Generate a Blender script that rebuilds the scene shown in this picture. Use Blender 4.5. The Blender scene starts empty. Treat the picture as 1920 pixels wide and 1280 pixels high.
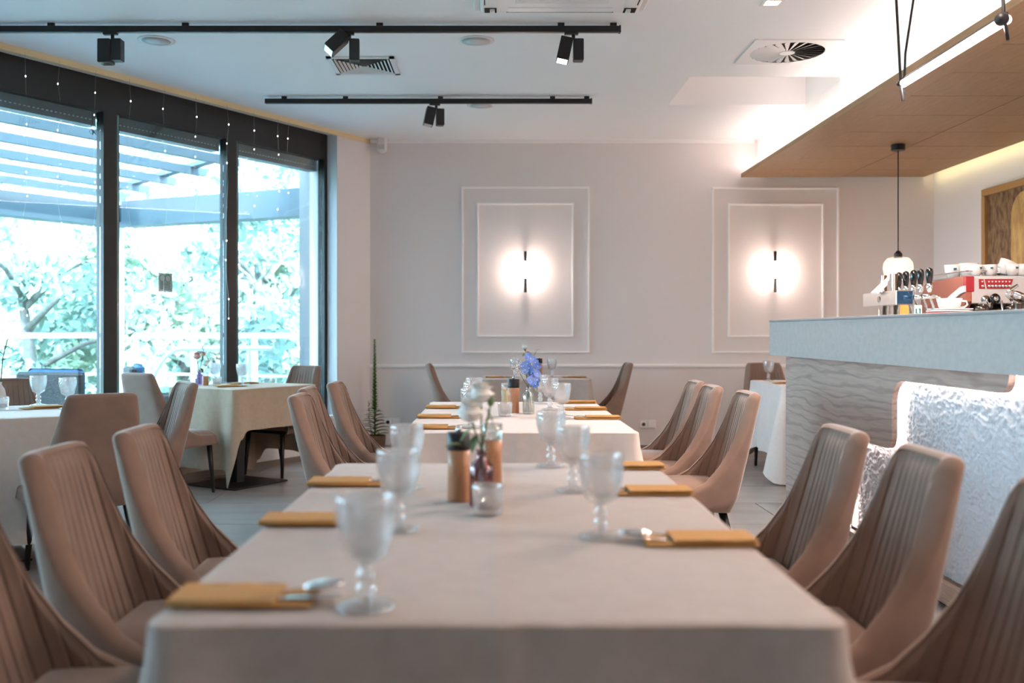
import bpy, math, random
from mathutils import Vector, Matrix
PI = math.pi
sc = bpy.context.scene
COL = sc.collection
F = 1867.0; VX, VY, CH = 928.0, 622.0, 1.17

# ------------------------------------------------------------------ camera, sky, exposure
cam_d = bpy.data.cameras.new('camera'); cam = bpy.data.objects.new('camera', cam_d); COL.objects.link(cam)
cam.location = (0, 0, CH); cam.rotation_euler = (PI/2, 0, 0)
cam_d.sensor_width = 36; cam_d.lens = F/1920*36
cam_d.shift_x = (960-VX)/1920; cam_d.shift_y = -(640-VY)/1920
cam_d.clip_start = .05; cam_d.clip_end = 200
cam_d.dof.use_dof = True; cam_d.dof.focus_distance = 5.5; cam_d.dof.aperture_fstop = 2.2
sc.camera = cam
sc.view_settings.view_transform = 'Standard'; sc.view_settings.look = 'None'
sc.view_settings.exposure = 0.48; sc.view_settings.gamma = 1; sc.view_settings.use_curve_mapping = False
sc.cycles.use_denoising = True
sc.cycles.max_bounces = 12; sc.cycles.transparent_max_bounces = 16
sc.cycles.transmission_bounces = 12
sc.cycles.sample_clamp_indirect = 12
sc.cycles.caustics_refractive = False; sc.cycles.caustics_reflective = False

w = bpy.data.worlds.new('world'); sc.world = w; w.use_nodes = True
bgn = w.node_tree.nodes['Background']; bgn.inputs[0].default_value = (.54, .81, 1.0, 1); bgn.inputs[1].default_value = 15

def light(name, kind, loc, energy, col, rot=(0, 0, 0), size=.1, size_y=None, **kw):
    d = bpy.data.lights.new(name, kind); d.energy = energy; d.color = col
    if kind == 'AREA':
        d.size = size
        if size_y: d.shape = 'RECTANGLE'; d.size_y = size_y
    elif kind in ('POINT', 'SPOT'): d.shadow_soft_size = size
    for k, v in kw.items(): setattr(d, k, v)
    o = bpy.data.objects.new(name, d); COL.objects.link(o); o.location = loc; o.rotation_euler = rot
    return o
WARM = (1, .76, .62); NEUT = (1, .84, .76)
sun = light('sun', 'SUN', (5, -5, 20), 12, (1, .97, .9), (math.radians(50), 0, math.radians(38)))
sun.data.angle = .05

# window wall frame: P0 far corner, U along wall away from camera, N outwards
P0 = Vector((-1.235, 9.85, 0)); U = Vector((.5201, .8541, 0)); N = Vector((-.8541, .5201, 0))
WZ = math.atan2(U.y, U.x)
CEIL = 3.07
def wpt(s, d=0, z=0):           # s metres from the far corner towards the camera
    p = P0 - U*s + N*d
    return Vector((p.x, p.y, z))
def s_at(px, d=0):
    a = (px-VX)/F
    q = P0 + N*d
    Y = q.dot(N)/(a*N.x+N.y)
    return -(Vector((a*Y, Y, 0))-q).dot(U)

# ------------------------------------------------------------------ materials
def S(r, g, b):
    f = lambda c: (c/255/12.92) if c/255 <= .04045 else ((c/255+.055)/1.055)**2.4
    return (f(r), f(g), f(b), 1)
def mat(name, c, rough=.5, metal=0, spec=.5, noise=0, scale=8, bump=0, bscale=60, c2=None, sheen=0, emit=None, es=0, trans=0, ior=1.45, coat=0, stretch=None, alpha=1):
    m = bpy.data.materials.new(name); m.use_nodes = True
    nt = m.node_tree; p = nt.nodes['Principled BSDF']
    p.inputs['Base Color'].default_value = c; p.inputs['Roughness'].default_value = rough
    p.inputs['Metallic'].default_value = metal; p.inputs['Specular IOR Level'].default_value = spec
    p.inputs['Transmission Weight'].default_value = trans; p.inputs['IOR'].default_value = ior
    p.inputs['Coat Weight'].default_value = coat
    if alpha < 1: p.inputs['Alpha'].default_value = alpha
    if sheen:
        p.inputs['Sheen Weight'].default_value = sheen; p.inputs['Sheen Roughness'].default_value = .35
        p.inputs['Sheen Tint'].default_value = (1, .95, .92, 1)
    if emit: p.inputs['Emission Color'].default_value = emit; p.inputs['Emission Strength'].default_value = es
    tc = nt.nodes.new('ShaderNodeTexCoord'); mp = nt.nodes.new('ShaderNodeMapping')
    nt.links.new(tc.outputs['Object'], mp.inputs[0])
    if stretch: mp.inputs['Scale'].default_value = stretch
    if noise or c2:
        n = nt.nodes.new('ShaderNodeTexNoise'); n.inputs['Scale'].default_value = scale; n.inputs['Detail'].default_value = 6
        nt.links.new(mp.outputs[0], n.inputs['Vector'])
        r = nt.nodes.new('ShaderNodeValToRGB')
        k2 = c2 or tuple(x*(1-noise) for x in c[:3])+(1,)
        r.color_ramp.elements[0].position = .35; r.color_ramp.elements[1].position = .65
        r.color_ramp.elements[0].color = k2; r.color_ramp.elements[1].color = c
        nt.links.new(n.outputs['Fac'], r.inputs[0]); nt.links.new(r.outputs[0], p.inputs['Base Color'])
    if bump:
        n2 = nt.nodes.new('ShaderNodeTexNoise'); n2.inputs['Scale'].default_value = bscale; n2.inputs['Detail'].default_value = 4
        nt.links.new(mp.outputs[0], n2.inputs['Vector'])
        b = nt.nodes.new('ShaderNodeBump'); b.inputs['Strength'].default_value = bump; b.inputs['Distance'].default_value = .01
        nt.links.new(n2.outputs['Fac'], b.inputs['Height']); nt.links.new(b.outputs[0], p.inputs['Normal'])
    return m
def emis(name, c, s):
    m = bpy.data.materials.new(name); m.use_nodes = True; nt = m.node_tree; nt.nodes.clear()
    e = nt.nodes.new('ShaderNodeEmission'); e.inputs[0].default_value = c; e.inputs[1].default_value = s
    o = nt.nodes.new('ShaderNodeOutputMaterial'); nt.links.new(e.outputs[0], o.inputs[0]); return m
def thin_glass(name, tint, gloss=.06, rough=0.0, body=None, bodyf=0):
    m = bpy.data.materials.new(name); m.use_nodes = True; nt = m.node_tree; nt.nodes.clear()
    t = nt.nodes.new('ShaderNodeBsdfTransparent'); t.inputs[0].default_value = tint
    g = nt.nodes.new('ShaderNodeBsdfGlossy'); g.inputs['Roughness'].default_value = rough
    f = nt.nodes.new('ShaderNodeLayerWeight'); f.inputs[0].default_value = .25
    mu = nt.nodes.new('ShaderNodeMath'); mu.operation = 'MULTIPLY_ADD'; mu.inputs[1].default_value = .6; mu.inputs[2].default_value = gloss
    mx = nt.nodes.new('ShaderNodeMixShader'); o = nt.nodes.new('ShaderNodeOutputMaterial')
    nt.links.new(f.outputs['Fresnel'], mu.inputs[0]); nt.links.new(mu.outputs[0], mx.inputs[0])
    last = t
    if body:
        d = nt.nodes.new('ShaderNodeBsdfDiffuse'); d.inputs[0].default_value = body
        m2 = nt.nodes.new('ShaderNodeMixShader'); m2.inputs[0].default_value = bodyf
        nt.links.new(t.outputs[0], m2.inputs[1]); nt.links.new(d.outputs[0], m2.inputs[2]); last = m2
    nt.links.new(last.outputs[0], mx.inputs[1]); nt.links.new(g.outputs[0], mx.inputs[2]); nt.links.new(mx.outputs[0], o.inputs[0])
    return m
def crystal(name, tint, mixt, milk=.03):
    m = bpy.data.materials.new(name); m.use_nodes = True; nt = m.node_tree; nt.nodes.clear()
    g = nt.nodes.new('ShaderNodeBsdfGlass'); g.inputs['Color'].default_value = tint; g.inputs['Roughness'].default_value = 0.0; g.inputs['IOR'].default_value = 1.47
    t = nt.nodes.new('ShaderNodeBsdfTransparent'); t.inputs[0].default_value = tint
    gl = nt.nodes.new('ShaderNodeBsdfGlossy'); gl.inputs['Roughness'].default_value = .08
    mx = nt.nodes.new('ShaderNodeMixShader'); mx.inputs[0].default_value = mixt
    my = nt.nodes.new('ShaderNodeMixShader'); my.inputs[0].default_value = .2
    o = nt.nodes.new('ShaderNodeOutputMaterial')
    nt.links.new(g.outputs[0], mx.inputs[1]); nt.links.new(t.outputs[0], mx.inputs[2])
    nt.links.new(mx.outputs[0], my.inputs[1]); nt.links.new(gl.outputs[0], my.inputs[2])
    df = nt.nodes.new('ShaderNodeBsdfTranslucent'); df.inputs[0].default_value = (.95, .96, 1, 1)
    dd = nt.nodes.new('ShaderNodeBsdfDiffuse'); dd.inputs[0].default_value = (.95, .96, 1, 1)
    ma = nt.nodes.new('ShaderNodeMixShader'); ma.inputs[0].default_value = .5; nt.links.new(df.outputs[0], ma.inputs[1]); nt.links.new(dd.outputs[0], ma.inputs[2])
    mz = nt.nodes.new('ShaderNodeMixShader'); mz.inputs[0].default_value = milk
    nt.links.new(my.outputs[0], mz.inputs[1]); nt.links.new(ma.outputs[0], mz.inputs[2]); nt.links.new(mz.outputs[0], o.inputs[0])
    return m
def wood(name, c1, c2, axis, scale=3.0, rough=.5, dist=3.0, stretch=9):
    m = bpy.data.materials.new(name); m.use_nodes = True; nt = m.node_tree; p = nt.nodes['Principled BSDF']
    p.inputs['Roughness'].default_value = rough
    tc = nt.nodes.new('ShaderNodeTexCoord'); mp = nt.nodes.new('ShaderNodeMapping')
    sc_ = [stretch]*3; sc_[axis] = 1.0; mp.inputs['Scale'].default_value = sc_
    nt.links.new(tc.outputs['Object'], mp.inputs[0])
    n = nt.nodes.new('ShaderNodeTexNoise'); n.inputs['Scale'].default_value = scale*.35; n.inputs['Detail'].default_value = 3
    nt.links.new(mp.outputs[0], n.inputs['Vector'])
    w2 = nt.nodes.new('ShaderNodeMath'); w2.operation = 'MULTIPLY'; w2.inputs[1].default_value = 14*dist/3
    nt.links.new(n.outputs['Fac'], w2.inputs[0])
    s_ = nt.nodes.new('ShaderNodeMath'); s_.operation = 'PINGPONG'; s_.inputs[1].default_value = 1.0; nt.links.new(w2.outputs[0], s_.inputs[0])
    n3 = nt.nodes.new('ShaderNodeTexNoise'); n3.inputs['Scale'].default_value = scale*3; n3.inputs['Detail'].default_value = 8
    nt.links.new(mp.outputs[0], n3.inputs['Vector'])
    mx = nt.nodes.new('ShaderNodeMix'); mx.inputs[0].default_value = .72
    nt.links.new(s_.outputs[0], mx.inputs[2]); nt.links.new(n3.outputs['Fac'], mx.inputs[3])
    r = nt.nodes.new('ShaderNodeValToRGB'); r.color_ramp.elements[0].color = c2; r.color_ramp.elements[1].color = c1
    r.color_ramp.elements[0].position = .2; r.color_ramp.elements[1].position = .6
    nt.links.new(mx.outputs[0], r.inputs[0]); nt.links.new(r.outputs[0], p.inputs['Base Color'])
    return m

M = {}
M['paint'] = mat('wall_paint', (.80, .73, .71, 1), .75, bump=.05, bscale=120)
M['ceil'] = mat('ceiling_paint', (.86, .84, .835, 1), .8)
M['trim'] = mat('trim_paint', (.93, .89, .87, 1), .5)
M['cream'] = mat('pelmet_cream', (.85, .66, .38, 1), .6)
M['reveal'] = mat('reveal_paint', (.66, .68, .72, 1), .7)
M['base'] = mat('skirting_tile', (.22, .18, .155, 1), .4)
M['tile'] = mat('floor_tile', (.34, .315, .30, 1), .26, noise=.12, scale=2.5, bump=.03, bscale=30, stretch=(1, 2.5, 1))
M['grout'] = mat('grout', (.13, .12, .115, 1), .8)
M['frame'] = mat('window_frame_anthracite', (.016, .016, .017, 1), .4)
M['gasket'] = mat('teal_gasket', (.01, .06, .06, 1), .3)
M['alu'] = mat('bright_aluminium', (.6, .75, .75, 1), .25, metal=.6)
M['pane'] = thin_glass('window_pane_glass', (.93, .985, 1, 1), .03)
M['black'] = mat('black_metal', (.012, .012, .014, 1), .42)
M['blackp'] = mat('black_gloss', (.008, .008, .009, 1), .15, coat=.5)
M['white'] = mat('white_plastic', (.78, .76, .75, 1), .4)
M['vent'] = mat('white_vent_metal', (.74, .72, .71, 1), .45)
M['dark'] = mat('dark_void', (.015, .012, .01, 1), .9)
M['velvet'] = mat('taupe_velvet', (.27, .175, .135, 1), .8, sheen=.55, noise=.12, scale=14, spec=.2)
M['velvet2'] = mat('taupe_velvet_channels', (.235, .158, .125, 1), .8, sheen=.6, noise=.12, scale=9, spec=.2)
M['leg'] = mat('black_stained_leg', (.012, .010, .010, 1), .4)
M['linen'] = mat('taupe_linen', (.44, .37, .335, 1), .85, noise=.07, scale=30, bump=.28, bscale=12, sheen=.25)
M['linen_w'] = mat('ivory_lit_linen', (.70, .60, .55, 1), .85, noise=.05, scale=30, bump=.28, bscale=12, sheen=.2)  # ivory cloth, and taupe cloth whitened to look lit
M['linen_b'] = mat('tan_linen', (.50, .385, .285, 1), .85, noise=.08, scale=30, bump=.4, bscale=10, sheen=.2)
M['napkin'] = mat('mustard_napkin', (.52, .27, .085, 1), .8, bump=.2, bscale=200)
M['steel'] = mat('polished_steel', (.75, .74, .73, 1), .12, metal=1)
M['chrome'] = mat('chrome', (.85, .85, .86, 1), .05, metal=1)
M['brush'] = mat('brushed_steel', (.72, .66, .62, 1), .28, metal=1)
M['glass'] = crystal('pressed_glass', (1, 1, 1, 1), .72, .10)
M['glass2'] = crystal('vase_glass', (.95, .99, .97, 1), .5)
M['pink'] = crystal('rose_glass', (.60, .16, .20, 1), .45, .02)
M['lilac'] = crystal('lilac_glass', (.72, .62, .86, 1), .5)
M['millw'] = wood('mill_beech', (.56, .28, .15, 1), (.46, .21, .10, 1), 2, 20, .35)
M['millp'] = wood('mill_pale', (.58, .47, .30, 1), (.5, .38, .22, 1), 2, 20, .35)
M['green'] = mat('stem_green', (.07, .13, .035, 1), .6, noise=.4, scale=20)
M['leafg'] = mat('leaf_green', (.13, .22, .06, 1), .5, noise=.4, scale=30)
M['euc'] = mat('eucalyptus_leaf', (.13, .21, .10, 1), .6)
M['rose'] = mat('white_petal', (.93, .92, .89, 1), .7)
M['blush'] = mat('blush_petal', (.82, .55, .48, 1), .7)
M['blue'] = mat('delphinium_blue', (.10, .25, .72, 1), .6, c2=(.28, .40, .85, 1), scale=40)
M['eye'] = mat('flower_eye', (.8, .75, .6, 1), .6)
M['gyp'] = mat('gypsophila_white', (.85, .82, .80, 1), .7)
M['stone'] = mat('grey_stone_slab', (.43, .405, .39, 1), .38, c2=(.385, .365, .355, 1), scale=22, bump=.05, bscale=40, stretch=(1, 1, 1.6))
M['stonetop'] = mat('grey_stone_top', (.30, .31, .32, 1), .3, noise=.1, scale=9)
m = mat('bar_oak', (.5, .4, .35, 1), .5); nt = m.node_tree; M['barwood'] = m
tc = nt.nodes.new('ShaderNodeTexCoord'); mp = nt.nodes.new('ShaderNodeMapping'); mp.inputs['Scale'].default_value = (1, .22, 1)
wv = nt.nodes.new('ShaderNodeTexWave'); wv.bands_direction = 'Z'; wv.inputs['Scale'].default_value = 6; wv.inputs['Distortion'].default_value = 13; wv.inputs['Detail'].default_value = 3; wv.inputs['Detail Scale'].default_value = .9
n3 = nt.nodes.new('ShaderNodeTexNoise'); n3.inputs['Scale'].default_value = 60; mp3 = nt.nodes.new('ShaderNodeMapping'); mp3.inputs['Scale'].default_value = (1, .06, 1)
rp = nt.nodes.new('ShaderNodeValToRGB'); rp.color_ramp.elements[0].color = (.39, .265, .22, 1); rp.color_ramp.elements[1].color = (.50, .355, .295, 1); rp.color_ramp.elements[0].position = .0; rp.color_ramp.elements[1].position = .3
mx = nt.nodes.new('ShaderNodeMix'); mx.data_type = 'RGBA'; mx.blend_type = 'MULTIPLY'; mx.inputs[0].default_value = .5
r3 = nt.nodes.new('ShaderNodeValToRGB'); r3.color_ramp.elements[0].position = .3; r3.color_ramp.elements[0].color = (.6, .6, .6, 1); r3.color_ramp.elements[1].position = .6
nt.links.new(tc.outputs['Object'], mp.inputs[0]); nt.links.new(mp.outputs[0], wv.inputs['Vector']); nt.links.new(wv.outputs['Fac'], rp.inputs[0])
nt.links.new(tc.outputs['Object'], mp3.inputs[0]); nt.links.new(mp3.outputs[0], n3.inputs['Vector']); nt.links.new(n3.outputs['Fac'], r3.inputs[0])
nt.links.new(rp.outputs[0], mx.inputs[6]); nt.links.new(r3.outputs[0], mx.inputs[7]); nt.links.new(mx.outputs[2], nt.nodes['Principled BSDF'].inputs['Base Color'])
M['barbase'] = wood('bar_plinth_oak', (.42, .27, .20, 1), (.32, .2, .15, 1), 1, 6, .5)
M['plaster'] = mat('rough_white_plaster', (.60, .57, .585, 1), .55)
M['soffit'] = mat('soffit_oak', (.40, .235, .125, 1), .55, noise=.12, scale=60, stretch=(1, .1, 1))
M['copper'] = mat('copper_metallic', (.55, .20, .14, 1), .22, metal=.85)
M['red'] = mat('red_enamel', (.42, .01, .02, 1), .25, coat=.4)
M['porc'] = mat('white_porcelain', (.70, .67, .66, 1), .18)
M['teal'] = mat('teal_print', (.02, .12, .16, 1), .5)
M['mgrey'] = mat('machine_grey', (.62, .58, .58, 1), .35)
M['dsteel'] = mat('dark_steel', (.18, .15, .13, 1), .2, metal=1)
M['blue_refl'] = mat('end_reflection_blue', (.05, .12, .22, 1), .08, metal=.8)
M['orangec'] = mat('orange_card', (.75, .28, .06, 1), .5)
M['mint'] = mat('mint_card', (.45, .72, .60, 1), .5)
M['frameoak'] = wood('picture_frame_oak', (.45, .24, .08, 1), (.36, .18, .06, 1), 2, 9, .5)
M['canvasb'] = mat('bronze_canvas', (.11, .05, .022, 1), .6, c2=(.28, .17, .08, 1), scale=26, stretch=(1, 1, .5))
M['canvasg'] = mat('ochre_canvas', (.62, .40, .14, 1), .5, c2=(.40, .22, .08, 1), scale=16, stretch=(1, 1, .4))
M['basket'] = mat('brown_basket', (.13, .07, .04, 1), .8, bump=.9, bscale=60)
M['beam'] = mat('pergola_paint', (.05, .085, .11, 1), .5)
M['poly'] = mat('polycarbonate_roof', (.85, .92, .95, 1), .4, trans=.0, alpha=.25)
M['extw'] = mat('exterior_render', (.17, .19, .205, 1), .8)
M['deck'] = mat('terrace_paving', (.30, .36, .40, 1), .7, noise=.15)
M['grass'] = mat('garden_ground', (.10, .18, .08, 1), .9, noise=.4, scale=2)
M['rail'] = mat('railing_white', (.62, .72, .86, 1), .4)
M['wick'] = mat('dark_wicker', (.003, .006, .008, 1), .6, bump=.8, bscale=60)
M['cushb'] = mat('blue_cushion', (.02, .08, .17, 1), .8)
M['bark'] = mat('tree_bark', (.30, .28, .27, 1), .9, noise=.4, scale=10)
M['leafa'] = mat('foliage_fresh', (.50, .66, .48, 1), .6, noise=.5, scale=1.2)
M['leafb'] = mat('foliage_teal', (.40, .60, .55, 1), .6, noise=.45, scale=1.2)
M['highlight_leaves'] = mat('foliage_highlight', (.80, .86, .80, 1), .6)  # pale leaf colour stands in for bright highlights on the foliage
M['led'] = emis('led_strip_white', (1, .90, .86, 1), 24)
M['ledc'] = emis('cove_led', (1, .83, .77, 1), 21)
M['ledy'] = emis('wall_wash_led', (1, .86, .42, 1), 7)
M['tube'] = emis('lit_tube', (1, .90, .86, 1), 9)
M['bulbs'] = emis('fairy_bulb', (1, .95, .88, 1), 6)
M['sconce'] = emis('sconce_lit', (1, .86, .78, 1), 22)
M['spotlit'] = emis('spot_lens_lit', (.9, .95, 1, 1), 20)
M['shadelit'] = mat('smoked_ribbed_glass', (.42, .34, .26, 1), .12, emit=(1, .88, .78, 1), es=.30, alpha=.55)
M['down'] = emis('downlight_lens', (1, .86, .76, 1), 9)
M['paper'] = mat('notice_paper', (.40, .42, .40, 1), .7, alpha=.75)
M['ink'] = mat('notice_ink', (.12, .12, .13, 1), .7)

# ------------------------------------------------------------------ mesh builder
class MB:
    def __init__(s): s.v = []; s.f = []
    def add(s, vs, fs):
        o = len(s.v); s.v += [tuple(v) for v in vs]; s.f += [tuple(i+o for i in f) for f in fs]; return s
    def box(s, x0, x1, y0, y1, z0, z1, b=0):
        if b:
            ins = [(x0+b, x1-b, y0+b, y1-b, z0), (x0, x1, y0, y1, None), ]
            r = [(x0+b, x1-b, y0+b, y1-b, z0), (x0, x1, y0, y1, z0+b), (x0, x1, y0, y1, z1-b), (x0+b, x1-b, y0+b, y1-b, z1)]
            vs = []; fs = []
            for (a, c, d, e, z) in r:
                k = b*.8
                vs += [(a+k, d, z), (c-k, d, z), (c, d+k, z), (c, e-k, z), (c-k, e, z), (a+k, e, z), (a, e-k, z), (a, d+k, z)]
            for j in range(3):
                for i in range(8): fs.append((j*8+i, j*8+(i+1) % 8, (j+1)*8+(i+1) % 8, (j+1)*8+i))
            fs.append(tuple(range(7, -1, -1))); fs.append(tuple(range(24, 32)))
            return s.add(vs, fs)
        vs = [(x, y, z) for z in (z0, z1) for (x, y) in ((x0, y0), (x1, y0), (x1, y1), (x0, y1))]
        return s.add(vs, [(3, 2, 1, 0), (4, 5, 6, 7), (0, 1, 5, 4), (1, 2, 6, 5), (2, 3, 7, 6), (3, 0, 4, 7)])
    def prism(s, poly, z0, z1):
        n = len(poly)
        vs = [(p[0], p[1], z0) for p in poly]+[(p[0], p[1], z1) for p in poly]
        fs = [tuple(range(n-1, -1, -1)), tuple(range(n, 2*n))]+[(i, (i+1) % n, n+(i+1) % n, n+i) for i in range(n)]
        return s.add(vs, fs)
    def lathe(s, prof, seg=24, c=(0, 0, 0), fn=None, close=True):
        vs = []; fs = []
        for j, (r, z) in enumerate(prof):
            for i in range(seg):
                t = 2*PI*i/seg; rr = r+(fn(t, z, j) if fn else 0)
                vs.append((c[0]+rr*math.cos(t), c[1]+rr*math.sin(t), c[2]+z))
        for j in range(len(prof)-1):
            for i in range(seg): fs.append((j*seg+i, j*seg+(i+1) % seg, (j+1)*seg+(i+1) % seg, (j+1)*seg+i))
        if close: fs.append(tuple(range(seg-1, -1, -1))); fs.append(tuple((len(prof)-1)*seg+i for i in range(seg)))
        return s.add(vs, fs)
    def tube(s, pts, r, seg=8, r2=None):
        pts = [Vector(p) for p in pts]; vs = []; fs = []; n = len(pts)
        up = Vector((0, 0, 1)); prev = None
        for k, p in enumerate(pts):
            t = (pts[min(k+1, n-1)]-pts[max(k-1, 0)]).normalized()
            if prev is None:
                a = t.cross(up if abs(t.z) < .9 else Vector((1, 0, 0))).normalized()
            else: a = (prev-t*prev.dot(t)).normalized()
            prev = a; b = t.cross(a)
            rr = r if r2 is None else r+(r2-r)*k/(n-1)
            for i in range(seg):
                w_ = 2*PI*i/seg; vs.append(p+a*math.cos(w_)*rr+b*math.sin(w_)*rr)
        for j in range(n-1):
            for i in range(seg): fs.append((j*seg+i, j*seg+(i+1) % seg, (j+1)*seg+(i+1) % seg, (j+1)*seg+i))
        fs.append(tuple(range(seg-1, -1, -1))); fs.append(tuple((n-1)*seg+i for i in range(seg)))
        return s.add(vs, fs)
    def ball(s, c, r, seg=12, rings=8, sc_=(1, 1, 1)):
        vs = []; fs = []
        for j in range(1, rings):
            a = PI*j/rings
            for i in range(seg):
                t = 2*PI*i/seg; vs.append((c[0]+r*sc_[0]*math.sin(a)*math.cos(t), c[1]+r*sc_[1]*math.sin(a)*math.sin(t), c[2]+r*sc_[2]*math.cos(a)))
        vs.append((c[0], c[1], c[2]+r*sc_[2])); vs.append((c[0], c[1], c[2]-r*sc_[2])); T = len(vs)-2
        for j in range(rings-2):
            for i in range(seg): fs.append((j*seg+i, (j+1)*seg+i, (j+1)*seg+(i+1) % seg, j*seg+(i+1) % seg))
        for i in range(seg):
            fs.append((T, i, (i+1) % seg)); fs.append((T+1, (rings-2)*seg+(i+1) % seg, (rings-2)*seg+i))
        return s.add(vs, fs)
    def grid(s, fn, nu, nv, closed_u=False):
        vs = [fn(i, j) for j in range(nv) for i in range(nu)]; fs = []
        for j in range(nv-1):
            for i in range(nu if closed_u else nu-1):
                i2 = (i+1) % nu; fs.append((j*nu+i, j*nu+i2, (j+1)*nu+i2, (j+1)*nu+i))
        return s.add(vs, fs)
    def xf(s, m): s.v = [tuple(m @ Vector(v)) for v in s.v]; return s
    def build(s, name, m, parent=None, smooth=False, loc=None, rz=0):
        me = bpy.data.meshes.new(name); me.from_pydata(s.v, [], s.f); me.update()
        if smooth: me.polygons.foreach_set('use_smooth', [True]*len(me.polygons))
        me.materials.append(m)
        o = bpy.data.objects.new(name, me); COL.objects.link(o)
        if parent: o.parent = parent
        if loc is not None: o.location = loc
        o.rotation_euler.z = rz
        return o
def smooth_by_angle(o, ang=35):
    me = o.data
    me.polygons.foreach_set('use_smooth', [True]*len(me.polygons))
    try: me.set_sharp_from_angle(angle=math.radians(ang))
    except Exception: pass
    return o
def tag(o, label=None, cat=None, group=None, kind=None):
    if label: o['label'] = label
    if cat: o['category'] = cat
    if group: o['group'] = group
    if kind: o['kind'] = kind
    return o
def thing(name, label, cat, loc=(0, 0, 0), rz=0, group=None):
    o = bpy.data.objects.new(name, None); COL.objects.link(o); o.location = loc; o.rotation_euler.z = rz
    o.empty_display_size = .1
    return tag(o, label, cat, group)
def struct(o): o['kind'] = 'structure'; return o
KIDS = {}
def copy_tree(o, parent=None):
    c = o.copy(); COL.objects.link(c)
    if parent: c.parent = parent
    for ch in list(o.children): copy_tree(ch, c)
    return c
def dup(o, label, loc, rz=0, group=None, rot=None):
    c = copy_tree(o); c['label'] = label; c.location = loc; c.rotation_euler = rot or (0, 0, rz)
    if group: c['group'] = group
    return c
def clip(poly, p, n):       # keep the side where (q-p).n <= 0
    out = []
    for i in range(len(poly)):
        a = Vector(poly[i]).to_2d(); b = Vector(poly[(i+1) % len(poly)]).to_2d()
        da = (a-p).dot(n); db = (b-p).dot(n)
        if da <= 0: out.append(a)
        if (da < 0 < db) or (db < 0 < da): out.append(a+(b-a)*(da/(da-db)))
    return [tuple(q) for q in out]
P2 = P0.to_2d(); N2 = N.to_2d()

# ------------------------------------------------------------------ room shell
YB = 9.85; XR = 4.34; YF = -3.6
# floor: slab with separate tiles
fl = MB().prism(clip([(-10.5, YF), (XR, YF), (XR, YB), (-10.5, YB)], P2+N2*.1, N2), -.15, -.006).build('floor', M['grout']); struct(fl)
TY = .75; TX = 1.5; g = .0035
k = 0; y = 3.81-TY*10
row = 0
while y < YB:
    x = -1.97-TX*6+(TX/2 if row % 2 else 0)
    while x < XR:
        pl = clip([(max(x+g, -10), max(y+g, YF)), (min(x+TX-g, XR), max(y+g, YF)), (min(x+TX-g, XR), min(y+TY-g, YB)), (max(x+g, -10), min(y+TY-g, YB))], P2, N2) if y+TY > YF+.1 and x+TX > -10 and x < XR-.05 and y < YB-.05 else []
        if len(pl) >= 3:
            MB().prism(pl, -.006, 0).build('tile', M['tile'], fl)
        x += TX
    y += TY; row += 1
# back wall, right wall, rear wall, window wall solids
struct(MB().box(-1.5, XR+.2, YB, YB+.2, -.1, 3.4).build('wall_back', M['paint']))
struct(MB().box(XR, XR+.2, YF-.2, YB, -.1, 3.4).build('wall_right', M['paint']))
rw = MB().box(-10.5, XR+.2, YF-.2, YF, -.1, 3.4)
struct(rw.build('wall_rear', M['paint']))
FD = .12
sA = s_at(632, 0); sEnd = s_at(615, FD)           # pier then window opening
sL = 10.9                                          # window band ends behind the camera
wl = MB()
def wbox(mb, s0, s1, d0, d1, z0, z1):
    a = [wpt(s0, d0), wpt(s1, d0), wpt(s1, d1), wpt(s0, d1)]
    return mb.prism([(p.x, p.y) for p in a], z0, z1)
wbox(wl, -.25, sA, 0, .34, -.1, 3.4)
wbox(wl, sA, sL, 0, .34, -.1, .36)
wbox(wl, sL, 16.5, 0, .34, -.1, 3.4)
wbox(wl, sA, sL, .0, .34, 3.045, 3.4)
struct(wl.build('wall_left', M['paint']))
struct(wbox(MB(), sA-.0, sL, -.03, FD+.05, .36, .385).build('trim_1', M['trim']))   # sill
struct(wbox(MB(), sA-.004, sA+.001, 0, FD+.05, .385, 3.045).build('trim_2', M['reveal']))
struct(wbox(MB(), 0.0, sL, -.012, 0.02, 3.028, CEIL).build('trim_3', M['cream']))
# ceiling with raised recess
def ceilpoly(x0, x1, y0, y1): return clip([(x0, y0), (x1, y0), (x1, y1), (x0, y1)], P2+N2*.3, N2)
RX0, RX1, RY0, RY1 = 1.454, 2.6, 7.42, 8.33
cb = MB()
for q in ((-10.5, RX0, YF, YB), (RX0, XR, YF, RY0), (RX0, XR, RY1, YB), (RX1, XR, RY0, RY1)):
    cb.prism(ceilpoly(*q), CEIL, 3.4)
cb.box(RX0-.1, RX1+.1, RY0-.1, RY1+.1, 3.4, 3.5)
struct(cb.build('ceiling', M['ceil']))
# ribbed bulkhead
cb = MB(); n = 2400
def bf(i, j):
    yy = -3.0+(YB+3.0)*i/(n-1)
    return (2.6+.0025*math.cos(PI*i), yy, 2.725+(CEIL-2.725)*j)
cb.grid(bf, n, 2)
cb.box(2.604, 2.70, -3.0, YB, 2.725, CEIL)
struct(cb.build('trim_4', M['ceil']))
struct(MB().box(2.57, 2.604, 7.34, 7.42, 2.725, CEIL).build('trim_5', M['ceil']))
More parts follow.
